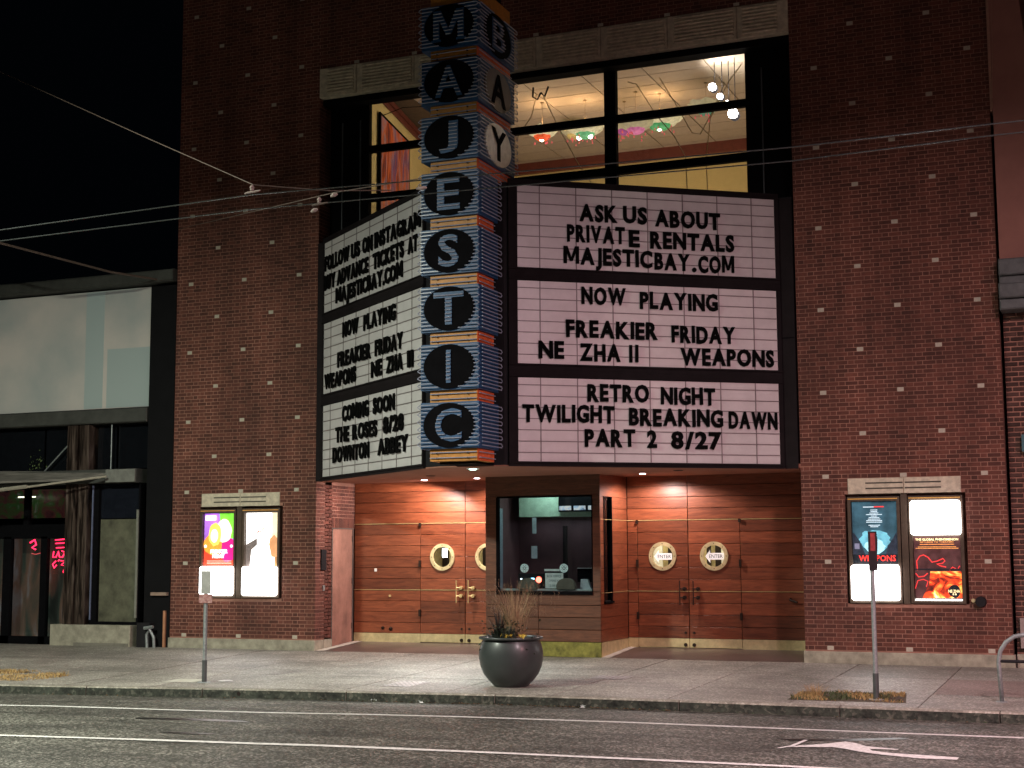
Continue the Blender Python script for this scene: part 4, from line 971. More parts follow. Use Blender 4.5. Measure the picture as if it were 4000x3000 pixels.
def draw_dark(p, W, a, b):
    H = b-a; Y = .03
    quadp(p, 'print', 0, W, a, b, pm('slate', (.035,.085,.115), 1.0, .7, 5), Y)
    poly(p, 'print', blob(W*.5, a+H*.38, .24, .17, seed=21, n=26, w=.12), pm('cyan', (.14,.42,.52), 1.0, .5, 8), Y-.004)
    poly(p, 'print', blob(W*.5, a+H*.28, .15, .12, seed=22, n=26, w=.12), pm('pale_cyan', (.4,.75,.85), 1.0, .3, 8), Y-.006)
    hs = pm('house', (.025,.03,.045), 1.0, .6, 20)
    poly(p, 'print', [(0,a+H*.12),(W*.30,a+H*.12),(W*.20,a+H*.28),(W*.17,a+H*.36),(.02,a+H*.50),(0,a+H*.50)], hs, Y-.010)
    poly(p, 'print', [(W,a+H*.12),(W*.72,a+H*.12),(W*.80,a+H*.3),(W*.90,a+H*.40),(W,a+H*.52)], hs, Y-.010)
    quadp(p, 'print', W*.04, W*.15, a+H*.24, a+H*.33, pm('wall_violet', (.22,.22,.32), .7), Y-.014)
    quadp(p, 'print', 0, W, a, a+H*.15, pm('near_black', (.012,.014,.018), 1), Y-.012)
    m = MB(); X = W*.52; Z = a+H*.18
    m.prismY([(X-.018,Z),(X-.028,Z+.18),(X-.07,Z+.12),(X-.085,Z+.12),(X-.03,Z+.22),(X-.01,Z+.26),(X+.02,Z+.26),(X+.03,Z+.2),(X+.02,Z)], Y-.017, Y-.014)
    m.disc(X, Z+.285, .022, Y-.017, Y-.014, 12); m.prismY([(W*.38-.012,Z-.01),(W*.38-.012,Z+.06),(W*.33,Z+.05),(W*.38-.01,Z+.085),(W*.38+.01,Z+.085),(W*.44,Z+.05),(W*.38+.012,Z+.06),(W*.38+.012,Z-.01)], Y-.017, Y-.014)
    m.build('print', pm('near_black', (.012,.014,.018), 1), p)
    tm = pm('pale_text', (.6,.75,.85), 1.0)
    for q, w in enumerate((.16,.15,.2,.36,.14,.24,.28,.36,.36,0,.26,.18)):
        if w: quadp(p, 'print', W*(.5-w/2), W*(.5+w/2), b-.135-.024*q, b-.124-.024*q, pm('pale_text', (.6,.75,.85), 1.0, .7, 90), Y-.02)
    quadp(p, 'print', W*.26, W*.5, b-.088, b-.075, tm, Y-.02); quadp(p, 'print', W*.5, W*.73, b-.088, b-.070, pm('scarlet', (.8,.05,.05), 1), Y-.02)
    put_text('WEAPONS', W*.13, W*.96, a+H*.09, .095, Y-.02, p, pm('red_title', (.9,.05,.04), 1.1), 'lettering', .001, .02)
def draw_fire(p, W, a, b):
    H = b-a; Y = .03
    quadp(p, 'print', 0, W, a, b, pm('smoke', (.07,.028,.028), 1.0, .6, 9), Y)
    fire = artmat('fire_art', [(.03,.01,.01),(.25,.02,.01),(.85,.08,.02),(1,.45,.08),(1,.85,.4)], 5.5, (1,1,1.1), 1.4)
    poly(p, 'print', [(W*.15,a),(W,a),(W,a+H*.43),(W*.34,a+H*.43),(W*.30,a+H*.22)], fire, Y-.004)
    red = pm('red_ribbon', (.85,.05,.05), 1.0)
    m = MB()
    def rib(pts, w):
        q = []
        for (x, z) in pts: q.append((x*W, Y-.008, a+z*H))
        m.tube(q, w, 5)
    rib([(.06,.45),(.05,.6),(.12,.68),(.2,.70),(.3,.66),(.38,.58),(.5,.60),(.62,.64),(.66,.60),(.6,.56),(.48,.55),(.56,.52),(.68,.50)], .009)
    rib([(.02,.40),(.08,.34),(.2,.35),(.28,.40)], .009); rib([(.0,.15),(.06,.28),(.18,.30),(.28,.27),(.24,.18)], .008); rib([(.75,.45),(.82,.5),(.92,.46),(.97,.52)], .008)
    m.build('print', red, p)
    quadp(p, 'print', 0, W, a+H*.455, a+H*.475, pm('near_black', (.012,.014,.018), 1), Y-.02)
    gold = pm('gold_text', (1,.78,.4), 1.6); org = pm('orange_text', (.9,.35,.1), 1.0, .5, 50)
    put_text('THE GLOBAL PHENOMENON', W*.04, W*.96, b-.045, .035, Y-.02, p, gold, 'lettering', .001, .012)
    put_text('RETURNS TO THEATERS', W*.14, W*.86, b-.085, .02, Y-.02, p, org, 'lettering', .001, .01)
    for z, w in ((.125,.74), (.165,.82), (.187,.92)): quadp(p, 'print', W*(.5-w/2), W*(.5+w/2), b-z, b-z+.009, org, Y-.02)
    poly(p, 'print', blob(W*.84, a+H*.11, .09, .10, seed=3), pm('near_black', (.012,.014,.018), 1), Y-.012)
    put_text('NE ZHA', W*.71, W*.96, a+H*.11, .045, Y-.02, p, gold, 'lettering', .001, .02); put_text('II', W*.80, W*.88, a+H*.06, .025, Y-.02, p, gold, 'lettering', .001, .02)
case(-11.845, -11.165, 'lit poster case with purple and green comedy poster over white light panel', (.59,1.575), (.03,.575), draw_comedy)
case(-10.905, -10.205, 'lit poster case with glaring white dress poster over white light panel', (.58,1.575), (.03,.57), draw_romance)
case(.395, 1.085, 'lit poster case with dark blue film poster above white light panel', (.60,1.575), (.03,.585), draw_dark)
c4 = case(1.335, 2.035, 'lit poster case with white light panel above fiery red poster', (.075,1.02), (1.045,1.578), draw_fire)
bx('tube_light', WHITEP, .0, .70, .0, .02, .035, .055, c4)
for x0, x1 in ((-11.09,-10.98), (1.16,1.26)): bx('case_divider', BRONZE, x0, x1, -.02, .13, .70, 2.41, cin)
MB().tube([(2.31, -.0, .74), (2.31, -.10, .74)], [.085, .075], 16).build('hose_inlet', DARKG, cin)
MB().tube([(2.20, -.0, .76), (2.20, -.05, .76)], .03, 10).build('hose_tap', BRASSD, cin)

# ------------------------------------------------------------------ left neighbour
ln = empty('left_shop', (-15, 0, -.3), label='low dark shopfront with wide pale blank sign panel left of the cinema', cat='building')
ln.location = (0, 0, 0)
DK = mat('black_render', (.005,.005,.006), .9, spec=.2, noise=.3, scale=3)
GRM = mat('grey_moulding', (.05,.052,.046), .8, noise=.4, scale=4)
PEEL = artmat('peeling_paint', [(.006,.005,.004),(.015,.01,.008),(.07,.05,.04),(.14,.11,.095)], 2.6, (5,1,.45), 0)
bx('roof_wall', DK, -30, -12.60, .35, 12, 2.9, 7.1, ln)
bx('roof_wall', DK, -30, -17.9, .35, 12, -.6, 2.9, ln); bx('roof_wall', DK, -17.9, -12.60, 3.2, 12, -.6, 2.9, ln)
bx('party_pier', DK, -13.20, -12.60, .02, .36, -.6, 6.80, ln)
bx('cornice', GRM, -30, -12.59, -.12, .36, 6.86, 7.10, ln, .03)
bx('cornice', GRM, -12.99, -12.585, -.135, -.121, 6.88, 7.08, ln, .003)
bx('sign_surround', DK, -30, -13.2, .2, .35, 4.1, 6.86, ln)
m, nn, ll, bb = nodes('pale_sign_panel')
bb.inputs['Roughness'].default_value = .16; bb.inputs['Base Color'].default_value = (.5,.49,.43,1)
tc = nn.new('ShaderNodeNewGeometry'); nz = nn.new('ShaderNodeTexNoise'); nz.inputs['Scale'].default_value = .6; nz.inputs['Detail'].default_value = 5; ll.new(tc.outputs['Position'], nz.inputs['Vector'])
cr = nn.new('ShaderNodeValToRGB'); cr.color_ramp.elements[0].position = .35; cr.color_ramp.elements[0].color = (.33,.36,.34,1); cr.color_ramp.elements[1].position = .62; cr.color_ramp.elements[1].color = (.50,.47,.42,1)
ll.new(nz.outputs['Fac'], cr.inputs[0]); ll.new(cr.outputs[0], bb.inputs['Base Color']); ll.new(cr.outputs[0], bb.inputs['Emission Color']); bb.inputs['Emission Strength'].default_value = .10  # tones paint soft reflections; slight glow added as if backlit
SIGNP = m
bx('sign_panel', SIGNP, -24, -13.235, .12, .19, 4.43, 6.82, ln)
TAPE = mat('panel_shade', (.25,.30,.29), .3)
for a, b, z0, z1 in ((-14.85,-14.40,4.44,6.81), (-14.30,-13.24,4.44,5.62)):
    mt = emit('panel_reflection', (.30,.36,.34), .14, (.30,.36,.34)); bx('panel_reflection', mt, a, b, .114, .119, z0, z1, ln)  # greyer shapes drawn onto the panel for its reflections
bx('fascia', GRM, -30, -13.22, -.02, .3, 4.12, 4.40, ln, .02)
bx('lintel', GRM, -30, -13.40, -.05, .3, 2.93, 3.20, ln, .01)
# column, windows, door
bx('peeling_column', PEEL, -15.12, -14.87, -.02, .3, -.25, 4.1, ln); bx('peeling_column', PEEL, -14.83, -14.60, .0, .3, .15, 4.1, ln)
SHOPW = mat('papered_glass', (.10,.10,.065), .6, noise=.6, scale=4)
win = empty('shop_window', (0,0,0), parent=ln)
bx('papered_pane', SHOPW, -14.40, -13.44, .18, .2, .22, 2.22, win)
bx('pane', mat('dark_pane', (.01,.012,.018), .1), -14.40, -13.44, .18, .2, 2.24, 2.92, win)
m = MB(); m.box(-14.56,-14.40,.1,.25,.15,2.93); m.box(-13.44,-13.40,.1,.25,.15,2.93); m.box(-14.40,-13.44,.1,.25,.15,.22); m.build('window_frame', BLACKM, win)
bx('window_frame', mat('pale_bar', (.2,.2,.17), .6), -13.47, -13.42, .08, .1, .3, 2.4, win); bx('window_frame', mat('blue_edge', (.12,.14,.22), .4), -14.55, -14.52, .08, .1, .25, 2.9, win)
bx('stall_riser', PLINTH, -15.35, -13.42, -.10, .3, -.5, .16, ln, .01); bx('stall_riser', mat('riser_dark', (.18,.17,.14), .9), -14.75, -13.46, -.115, -.101, -.33, -.18, ln)  # second piece is a darker strip low on the riser
# upper dark glazing with diagonal brace
for a, b in ((-17.8,-15.9), (-15.85,-15.14), (-14.55,-14.1), (-14.05,-13.25)): bx('clerestory_pane', mat('night_glass', (.006,.007,.009), .12), a, b, .22, .24, 3.22, 4.1, ln)
MB().tube([(-15.9,.1,3.1), (-15.13,.1,3.78)], .015, 6).build('awning_brace', STEELG, ln); MB().tube([(-14.13,.1,3.2), (-14.13,.1,4.1)], .012, 6).build('awning_brace', STEELG, ln)
# door with glass and red neon behind
dr = empty('shop_door', (0,0,0), parent=ln)
m = MB()
for x0, x1 in ((-17.12,-16.92), (-16.15,-15.99), (-15.16,-15.12), (-18.9,-18.7)): m.box(x0, x1, .5, .6, -.35, 1.90)
m.box(-18.9,-15.12,.5,.6,1.86,2.15); m.box(-17.9,-15.12,.5,.6,-.35,-.12); m.box(-16.62,-16.50,.5,.6,2.15,2.95); m.box(-17.9,-15.12,.5,.6,2.88,2.95)
m.build('door_frame', BLACKM, dr)
INTER = artmat('dim_shop_interior', [(.01,.015,.012),(.05,.06,.045),(.16,.09,.06),(.22,.22,.22)], 1.1, (2.2,1,.6), .28)
bx('shop_interior', INTER, -17.9, -15.1, 1.1, 1.15, -.3, 2.0, ln)
INT2 = artmat('dim_transom_interior', [(.008,.01,.01),(.10,.03,.03),(.03,.09,.02),(.25,.2,.2)], 2.2, (1.4,1,1.6), .25)
bx('shop_interior', INT2, -17.9, -15.1, 1.1, 1.15, 2.3, 2.95, ln)
bx('glass', GLASSD, -17.9, -15.14, .55, .556, -.1, 2.88, dr)
m = MB(); m.box(-17.9,-15.14,.6,3.1,2.95,3.0); m.box(-15.12,-15.05,.3,3.1,-.4,2.95); m.box(-17.95,-17.9,.3,3.1,-.4,2.95); m.box(-17.9,-12.65,.3,3.1,-.45,-.33); m.build('shop_recess', DK, ln)
NEON = emit('red_neon', (1,.015,.06), 7, (.5,.02,.03))
ns = empty('neon_sign', (-15.3,.7,1.6), label='glowing red neon window sign beside the peeling column', cat='neon sign')
ns.location = (0,0,0)
m = MB()
def neon(pts, r=.012): m.tube([(x-.50, .70, z-.12) for x, z in pts], r, 6)
neon([(-15.45,1.95),(-15.16,1.97)]); neon([(-15.44,1.88),(-15.2,1.89),(-15.19,1.80),(-15.42,1.79)]); neon([(-15.48,1.72),(-15.50,1.60),(-15.42,1.60),(-15.36,1.72),(-15.33,1.60),(-15.25,1.60),(-15.20,1.70),(-15.28,1.73)])
neon([(-15.42,1.52),(-15.50,1.46),(-15.46,1.38),(-15.40,1.44)]); neon([(-15.30,1.53),(-15.18,1.52),(-15.28,1.44),(-15.18,1.42),(-15.22,1.30),(-15.17,1.24)]); neon([(-15.36,1.52),(-15.33,1.55)])
m.build('neon_tube', NEON, ns)
ns2 = empty('neon_sign', (0,0,0), label='small glowing red neon shape at the top of the shop door glass', cat='neon sign')
m = MB(); neon([(-16.10,1.90),(-15.98,1.96),(-15.94,1.86),(-16.05,1.80),(-15.95,1.76)], .016); m.build('neon_tube', NEON, ns2)
m = MB(); neon([(-16.05,1.68),(-15.95,1.66),(-15.80,1.69),(-15.72,1.68)], .008); m.build('neon_tube', emit('dim_red_neon', (.8,.01,.02), 1.2), ns2)
light('POINT', 'neon_glow', (-16.0, .85, 1.5), 3, (1,.05,.08), size=.1)
bx('string_light', emit('shop_bulbs', (1,.9,.6), 4), -17.0, -16.55, .75, .77, 2.72, 2.745, ln)
# awning
aw = empty('awning', (0,0,0), label='grey retracted awning with sagging pale valance over the shop door', cat='awning')
AWC = mat('awning_cloth', (.16,.15,.13), .9, noise=.5, scale=5, stretch=(.5,1,4))
m = MB(); m.add([(-18.5,.0,3.28),(-14.0,.0,3.16),(-14.6,-.25,3.02),(-18.0,-1.1,2.95),(-18.5,.0,3.24),(-14.0,.0,3.12),(-14.6,-.25,2.98),(-18.0,-1.1,2.91)], [(0,3,2,1),(4,5,6,7),(0,1,5,4),(1,2,6,5),(2,3,7,6),(3,0,4,7)]); m.build('canopy', AWC, aw)
bx('end_box', mat('awning_box', (.17,.175,.155), .8, noise=.3), -14.10, -13.40, -.10, -.05, 2.94, 3.19, aw)
MB().tube([(-15.6,-.6,2.86),(-14.0,-.2,3.05)], .022, 6).build('front_bar', mat('bar_pale', (.36,.33,.26), .6), aw); MB().tube([(-16.7,-.8,2.76),(-15.6,-.6,2.87)], .04, 6).build('front_bar', mat('bar_pale', (.30,.28,.22), .6), aw)
# plant leaves in the clerestory
def leaves(cx, cy, cz, nl, rad, col, name, lb, cat, r0=.03, parent=None, up=.3):
    m = MB()
    for i in range(nl):
        p = Vector((cx+random.gauss(0, rad), cy+random.gauss(0, rad*.3), cz+random.gauss(0, rad*.8))); a = Vector((random.uniform(-1,1), random.uniform(-1,1), random.uniform(-.5,1))).normalized(); b = a.cross(Vector((.3,.5,1))).normalized(); s = random.uniform(.6, 1.3)*r0
        m.add([p-a*s, p+b*s*.5, p+a*s, p-b*s*.5], [(0,1,2,3)])
    return tag(m.build(name, mat(name+'_leaf', col, .6), parent), lb, cat)
leaves(-15.9,.08,3.35, 40, .13, (.12,.17,.06), 'hanging_plant', 'small leafy hanging plant above the grey awning', 'plant')
# utility box
ub = empty('meter_box', (0,0,0), label='dark meter cabinet with tangled pipes at the foot of the black pier', cat='meter cabinet')
bx('cabinet', DARKG, -13.25, -12.95, -.12, .02, -.33, .22, ub)
m = MB(); m.tube([(-12.98,-.14,-.3),(-13.0,-.14,0),(-12.93,-.14,.1),(-12.85,-.12,-.05),(-12.83,-.12,-.3)], .03, 6); m.tube([(-13.05,-.15,.12),(-12.85,-.15,.15)], .035, 6); m.build('pipe', STEELG, ub)
bx('copper_strip', mat('copper_paint', (.42,.2,.11), .5), -12.72, -12.67, -.02, .02, -.28, .45, ub)
tag(bx('wall_ledge', mat('pinkish_ledge', (.32,.22,.17), .7), -13.0, -12.63, -.05, .02, .74, .80), 'short pinkish ledge on the black pier left of the brick', 'ledge')

# ------------------------------------------------------------------ right neighbour
rn = empty('right_shop', (4, 0, -.3), label='neighbouring brick building with grey cornice at the far right edge', cat='building')
rn.location = (0,0,0)
STUC = mat('brown_render', (.30,.14,.11), .9, noise=.15, scale=2)
BR2 = mat('old_brick', (.06,.028,.022), .9, noise=.4, scale=9, tint=.4)
MB().add([(2.80,-.10,6.0),(4.4,-.10,6.0),(4.4,-.10,7.9),(3.35,-.10,9.1),(3.05,-.10,12.3),(2.80,-.10,12.3),(2.80,10,6.0),(4.4,10,6.0),(4.4,10,7.9),(3.35,10,9.1),(3.05,10,12.3),(2.80,10,12.3)],
  [(0,1,2,3,4,5),(11,10,9,8,7,6),(0,6,7,1),(1,7,8,2),(2,8,9,3),(3,9,10,4),(4,10,11,5),(5,11,6,0)]).build('upper_wall', STUC, rn)
MB().add([(2.755,-.05,8.4),(2.80,-.11,8.4),(2.93,-.11,12.2),(2.755,-.05,12.2),(2.755,.3,8.4),(2.8,.3,8.4),(2.93,.3,12.2),(2.755,.3,12.2)], [(0,1,2,3),(0,4,5,1),(1,5,6,2),(2,6,7,3),(3,7,4,0)]).build('corner_strip', mat('pink_render', (.45,.24,.18), .8), rn)
CRN = mat('grey_cornice', (.10,.11,.11), .7, noise=.4, scale=6)
for i, (z0, z1, o) in enumerate(((5.72,5.98,-.30), (5.58,5.715,-.24), (5.35,5.575,-.42), (5.18,5.345,-.34))): bx('cornice', CRN, 2.79, 9, o, .3, z0, z1, rn, .02)
bx('mortar_backing', MORTAR, 2.80, 9, .10, 3, -.6, 5.2, rn)
m = MB(); k = 0; z = -.1
while z < 5.15:
    x = 2.80+(.0 if k % 2 else -.1)
    while x < 4.6:
        m.tint = random.random(); d = random.uniform(-.006, .006); a = max(x, 2.80); m.box(a, x+.185, .082+d, .12, z+.01, z+.065, .004); x += .205
    z += .078; k += 1
m.build('brickwork', BR2, rn, kind='stuff')
bx('base_block', PLINTH, 2.80, 9, .04, .3, -.5, -.04, rn); bx('base_block', mat('pale_block', (.3,.24,.22), .8), 2.86, 3.6, .0, .1, .05, .5, rn)
tag(bx('wall_sign', mat('teal_sign', (.05,.13,.15), .4), 3.0, 3.6, -.02, .05, 3.02, 3.28), 'small teal sign plate on the old brick wall at the right edge', 'sign')

# ------------------------------------------------------------------ street furniture
# planter
px, py = -3.62, -4.45; pz = S(px, py)
pl = empty('planter', (px, py, pz), label='large round dark grey planter on the pavement before the ticket booth', cat='planter')
pl.scale = (.97, .97, .98)
POT = mat('dark_glazed_pot', (.032,.040,.039), .5, noise=.2, scale=5, coat=.3)
prof = [(.001,0),(.235,0),(.25,.01),(.33,.09),(.40,.18),(.445,.29),(.465,.40),(.462,.50),(.44,.59),(.41,.655)]
MB().lathe(prof, 56).build('bowl', POT, pl, smooth=True)
MB().lathe([(.41,.655),(.44,.66),(.465,.668),(.468,.69),(.455,.70),(.42,.698),(.385,.68),(.37,.63),(.001,.62)], 56).build('rim', POT, pl, smooth=True)
MB().lathe([(.001,.655),(.2,.66),(.39,.65)], 30).build('soil', mat('soil', (.03,.022,.016), .9, noise=.5, scale=30), pl)
def blades(name, lb, cat, cx, cy, cz, nb, L, w, spread, col, curve=.5, seeds=False, base=.05, rough=.6):
    m = MB(); rr = random.Random(len(name)*7+nb)
    for i in range(nb):
        th = rr.uniform(0, 6.28); r0 = rr.uniform(0, base); l = L*rr.uniform(.55, 1.1); sp = spread*rr.uniform(.2, 1.1); ww = w*rr.uniform(.6, 1.2)
        d = Vector((math.cos(th), math.sin(th), 0)); sd = Vector((-d.y, d.x, 0)); p0 = Vector((cx+r0*math.cos(th), cy+r0*math.sin(th), cz)); vs = []
        N = 6
        for q in range(N+1):
            t = q/N; p = p0+d*(sp*l*(t**(1+curve)))+Vector((0,0,l*(t-curve*.35*sp*t*t*t))); k = ww*(1-t)**.7+.0008; vs += [p-sd*k/2, p+sd*k/2]
        m.add(vs, [(2*q, 2*q+1, 2*q+3, 2*q+2) for q in range(N)])
        if seeds and rr.random() < .5:
            e = (vs[-1]+vs[-2])/2
            for q in range(9):
                c = e+Vector((rr.gauss(0,.006), rr.gauss(0,.006), -.012*q)); a = Vector((rr.uniform(-1,1), rr.uniform(-1,1), .8)).normalized()*.016; b = a.cross(Vector((1,.2,0))).normalized()*.005; m.add([c-a, c+b, c+a, c-b], [(0,1,2,3)])
    return tag(m.build(name, mat(name+'_blade', col, rough, noise=.4, scale=20)), lb, cat)
z0 = pz+.64
blades('ornamental_grass', 'tall dry tan ornamental grass rising from the planter', 'plant', px+.06, py, z0, 210, .84, .006, .62, (.36,.24,.13), .9, True, .18)
blades('spiky_plant', 'dark purple spiky plant left of centre in the planter', 'plant', px-.13, py-.12, z0, 46, .42, .026, .55, (.022,.016,.016), .3, False, .03)
blades('broad_plant', 'low broad green leaves spilling over the left of the planter rim', 'plant', px-.12, py-.15, z0, 60, .20, .03, .9, (.03,.045,.03), .6, False, .2)
blades('feathery_plant', 'grey green mound of fine leaves in the middle of the planter', 'plant', px+.06, py-.18, z0, 160, .22, .012, .6, (.05,.07,.055), .6, False, .10)
fl = leaves(px, py-.22, z0+.045, 330, .17, (.035,.05,.025), 'bedding_plants', 'low dark bedding plants with yellow flowers along the planter rim', 'plant', .03); fl['kind'] = 'stuff'; del fl['category']
m = MB()
for i in range(26):
    cx = px+random.choice((.10,.28,.30,-.05))+random.gauss(0,.035); c = Vector((cx, py-.27+random.gauss(0,.03), z0+.07+random.gauss(0,.012)))
    for k in range(5):
        t = 2*math.pi*k/5; a = Vector((math.cos(t), -.4, math.sin(t)))*.014; m.add([c, c+a+Vector((.004,0,.004)), c+a*1.3, c+a-Vector((.004,0,.004))], [(0,1,2,3)])
m.build('flower', mat('yellow_petal', (.75,.5,.05), .5), fl)
# sign poles
def pole(x, y, ztop, lb, rot, plates, dx=0):
    z = S(x, y); t = empty('sign_pole', (x, y, z), label=lb, cat='sign pole')
    h = ztop-z; m = MB(); w = .028
    m.tube([(0,0,.30),(dx*.5,0,(h+.3)/2),(dx,0,h)], .030, 8); m.build('post', STEELG, t)
    MB().tube([(0,0,0),(0,0,.33)], .038, 10).build('sleeve', mat('sleeve', (.09,.10,.10), .5, metal=.4), t)
    MB().lathe([(.001,.012),(.09,.01),(.10,.0)], 12).build('base_flange', STEELG, t)
    for (z0, z1, wd, mt, off, face) in plates:
        p = MB().box(-wd/2, wd/2, -.0025, .0025, z0-z, z1-z)
        o = p.build('sign_plate', mt, t, rot=(0, 0, rot)); o.location = (dx+off, -.036, 0)
        if face: face(o, wd, z0-z, z1-z)
    return t
SP = mat('sign_white', (.42,.42,.40), .4, metal=.3, noise=.2); SPR = artmat('worn_red_sign', [(.12,.05,.05),(.35,.18,.17),(.45,.32,.30)], 18, (1,1,1), 0)
SPD = mat('sign_back', (.035,.033,.035), .5, metal=.3, noise=.3); SPRD = mat('sign_red', (.32,.06,.06), .5, noise=.4, scale=20)
pole(-8.4, -4.91, 1.22, 'grey steel sign pole with pale plate and small pinkish plate, left', 0, [(.93,1.27,.17,SP,.02,None), (.79,.925,.235,SPR,.02,None)])
def redface(o, wd, z0, z1):
    m = MB(); m.box(-wd*.28, wd*.28, -.005, -.0028, z0+(z1-z0)*.50, z1-.02); m.build('sign_print', SPRD, o)
pole(1.41, -4.54, 1.74, 'grey steel sign pole with narrow dark plate before the blue poster, right', R(55), [(1.27,1.765,.15,SPD,.02,redface)])
# bike rack
rx, ry = 2.90, -4.3; rz = S(rx, ry)
t = empty('bike_rack', (rx, ry, rz), label='curved galvanised steel bike rack at the right edge of the pavement', cat='bike rack')
pts = [(0,0,0),(-.02,0,.45)]
for k in range(9):
    q = math.pi-math.pi*k/8; pts.append((.30+.32*math.cos(q)*1.0-.0, 0, .50+.33*math.sin(q)))
pts += [(.62,0,.45),(.60,0,0)]
MB().tube(pts, .028, 10).build('hoop', STEELG, t, smooth=True); MB().tube([(0,0,.5),(.6,0,.5)], .02, 8).build('crossbar', DARKG, t)
for xx in (0,.6): MB().lathe([(.001,.012),(.06,.012),(.075,.0)], 12).build('base_flange', STEELG, t, loc=(xx,0,0))
# pavement grates and white patch
def flat(name, pts, mt, dz, lb, cat, group=None): return tag(MB().add([(x,y,S(x,y)+dz) for x,y in pts], [list(range(len(pts)))]).build(name, mt), lb, cat, group)
GR = mat('steel_cover', (.46,.44,.44), .4, metal=.3, noise=.3, scale=20)
for (a, b, c, d), lb in zip(GRATES, ('pale steel access cover in the pavement left of the planter', 'pale steel access cover in the pavement right of the planter')):
    o = flat('access_cover', [(a,c),(b,c),(b,d),(a,d)], GR, .006, lb, 'access cover', 'steel access covers in the pavement')
    m = MB()
    for q in range(6):
        for w in range(6):
            x = a+(b-a)*(q+.5)/6; y = c+(d-c)*(w+.5)/6; m.box(x-.016, x+.016, y-.01, y+.01, S(x,y)+.007, S(x,y)+.010)
    m.build('tread', GR, o)
flat('concrete_patch', [(-9.15,-4.95),(-8.55,-4.95),(-8.60,-4.55),(-9.1,-4.52)], mat('white_patch', (.5,.48,.42), .8), .005, 'whitish concrete patch at the foot of the left sign pole', 'patch')
tag(MB().lathe([(.001,.012),(.10,.01),(.11,.0)], 16).build('pavement_cap', GR, loc=(-8.15,-4.72,S(-8.15,-4.72)+.004)), 'small round steel cap in the pavement right of left pole', 'cap')
# dry grass tufts
def turf(name, pts, n, lb, cols):
    xs = [p[0] for p in pts]; ys = [p[1] for p in pts]; m = MB(); rr = random.Random(n)
    def inside(x, y):
        c = False; j = len(pts)-1
        for i in range(len(pts)):
            if (pts[i][1] > y) != (pts[j][1] > y) and x < (pts[j][0]-pts[i][0])*(y-pts[i][1])/(pts[j][1]-pts[i][1])+pts[i][0]: c = not c
            j = i
        return c
    k = 0
    while k < n:
        x = rr.uniform(min(xs), max(xs)); y = rr.uniform(min(ys), max(ys))
        if not inside(x, y): continue
        if math.sin(x*7.3+2)*math.sin(y*6.1)+math.sin(x*3.1-y*4)*.6+rr.uniform(-.6,.6) < -.25: continue
        k += 1; g = rr.random(); m.cm = 0 if (math.sin(x*4.1+1)+math.sin(y*5+x*9))*.5+rr.uniform(-.5,.5) > -.2 else 1
        l = rr.uniform(.008, .05)*(1.9 if math.sin(x*2.3+y) > .55 else 1); th = rr.uniform(0, 6.28); d = Vector((math.cos(th), math.sin(th), 0))*l*rr.uniform(.3, 1.4); s = Vector((-math.sin(th), math.cos(th), 0))*.005; p = Vector((x, y, S(x, y)))
        m.add([p-s, p+s, p+d*.5+Vector((0,0,l*.8))+s*.6, p+d*.5+Vector((0,0,l*.8))-s*.6, p+d+Vector((0,0,l))], [(0,1,2,3),(3,2,4)])
    return tag(m.build(name, cols), lb, None, None, 'stuff')
STRAW = mat('straw', (.42,.28,.11), .8, noise=.4); GRN = mat('weed_green', (.06,.085,.03), .8, noise=.4)
turf('dry_grass', [(.38,-4.9),(.35,-3.97),(1.65,-3.75),(1.79,-4.78)], 2200, 'straw coloured and green weeds in the tree pit round the right pole', [STRAW, GRN])
blades('dry_tuft', 'taller pale straw tuft left of the right sign pole', 'grass tuft', .62, -4.35, S(.62,-4.35), 120, .16, .006, .9, (.42,.28,.12), .4, False, .16)
blades('dry_tuft', 'small green brown tuft at the foot of the right pole', 'grass tuft', 1.5, -4.45, S(1.5,-4.45), 90, .12, .007, .9, (.10,.11,.05), .4, False, .14)
turf('dry_grass', [(-14,-5.45),(-14,-4.1),(-12.4,-4.0),(-11.2,-4.5),(-11.35,-5.3)], 5200, 'dry straw coloured grass strip at the left edge of the pavement', [STRAW, STRAW])
for p in ([(.36,-4.92),(.33,-3.95),(1.67,-3.73),(1.81,-4.8)], [(-14,-5.45),(-14,-4.1),(-12.5,-4.1),(-11.4,-4.6),(-11.5,-5.2)]):
    MB().add([(x,y,S(x,y)+.004) for x,y in p], [list(range(len(p)))]).build('soil_patch', mat('dry_soil', (.07,.05,.03), .95, noise=.5, scale=20), walk)
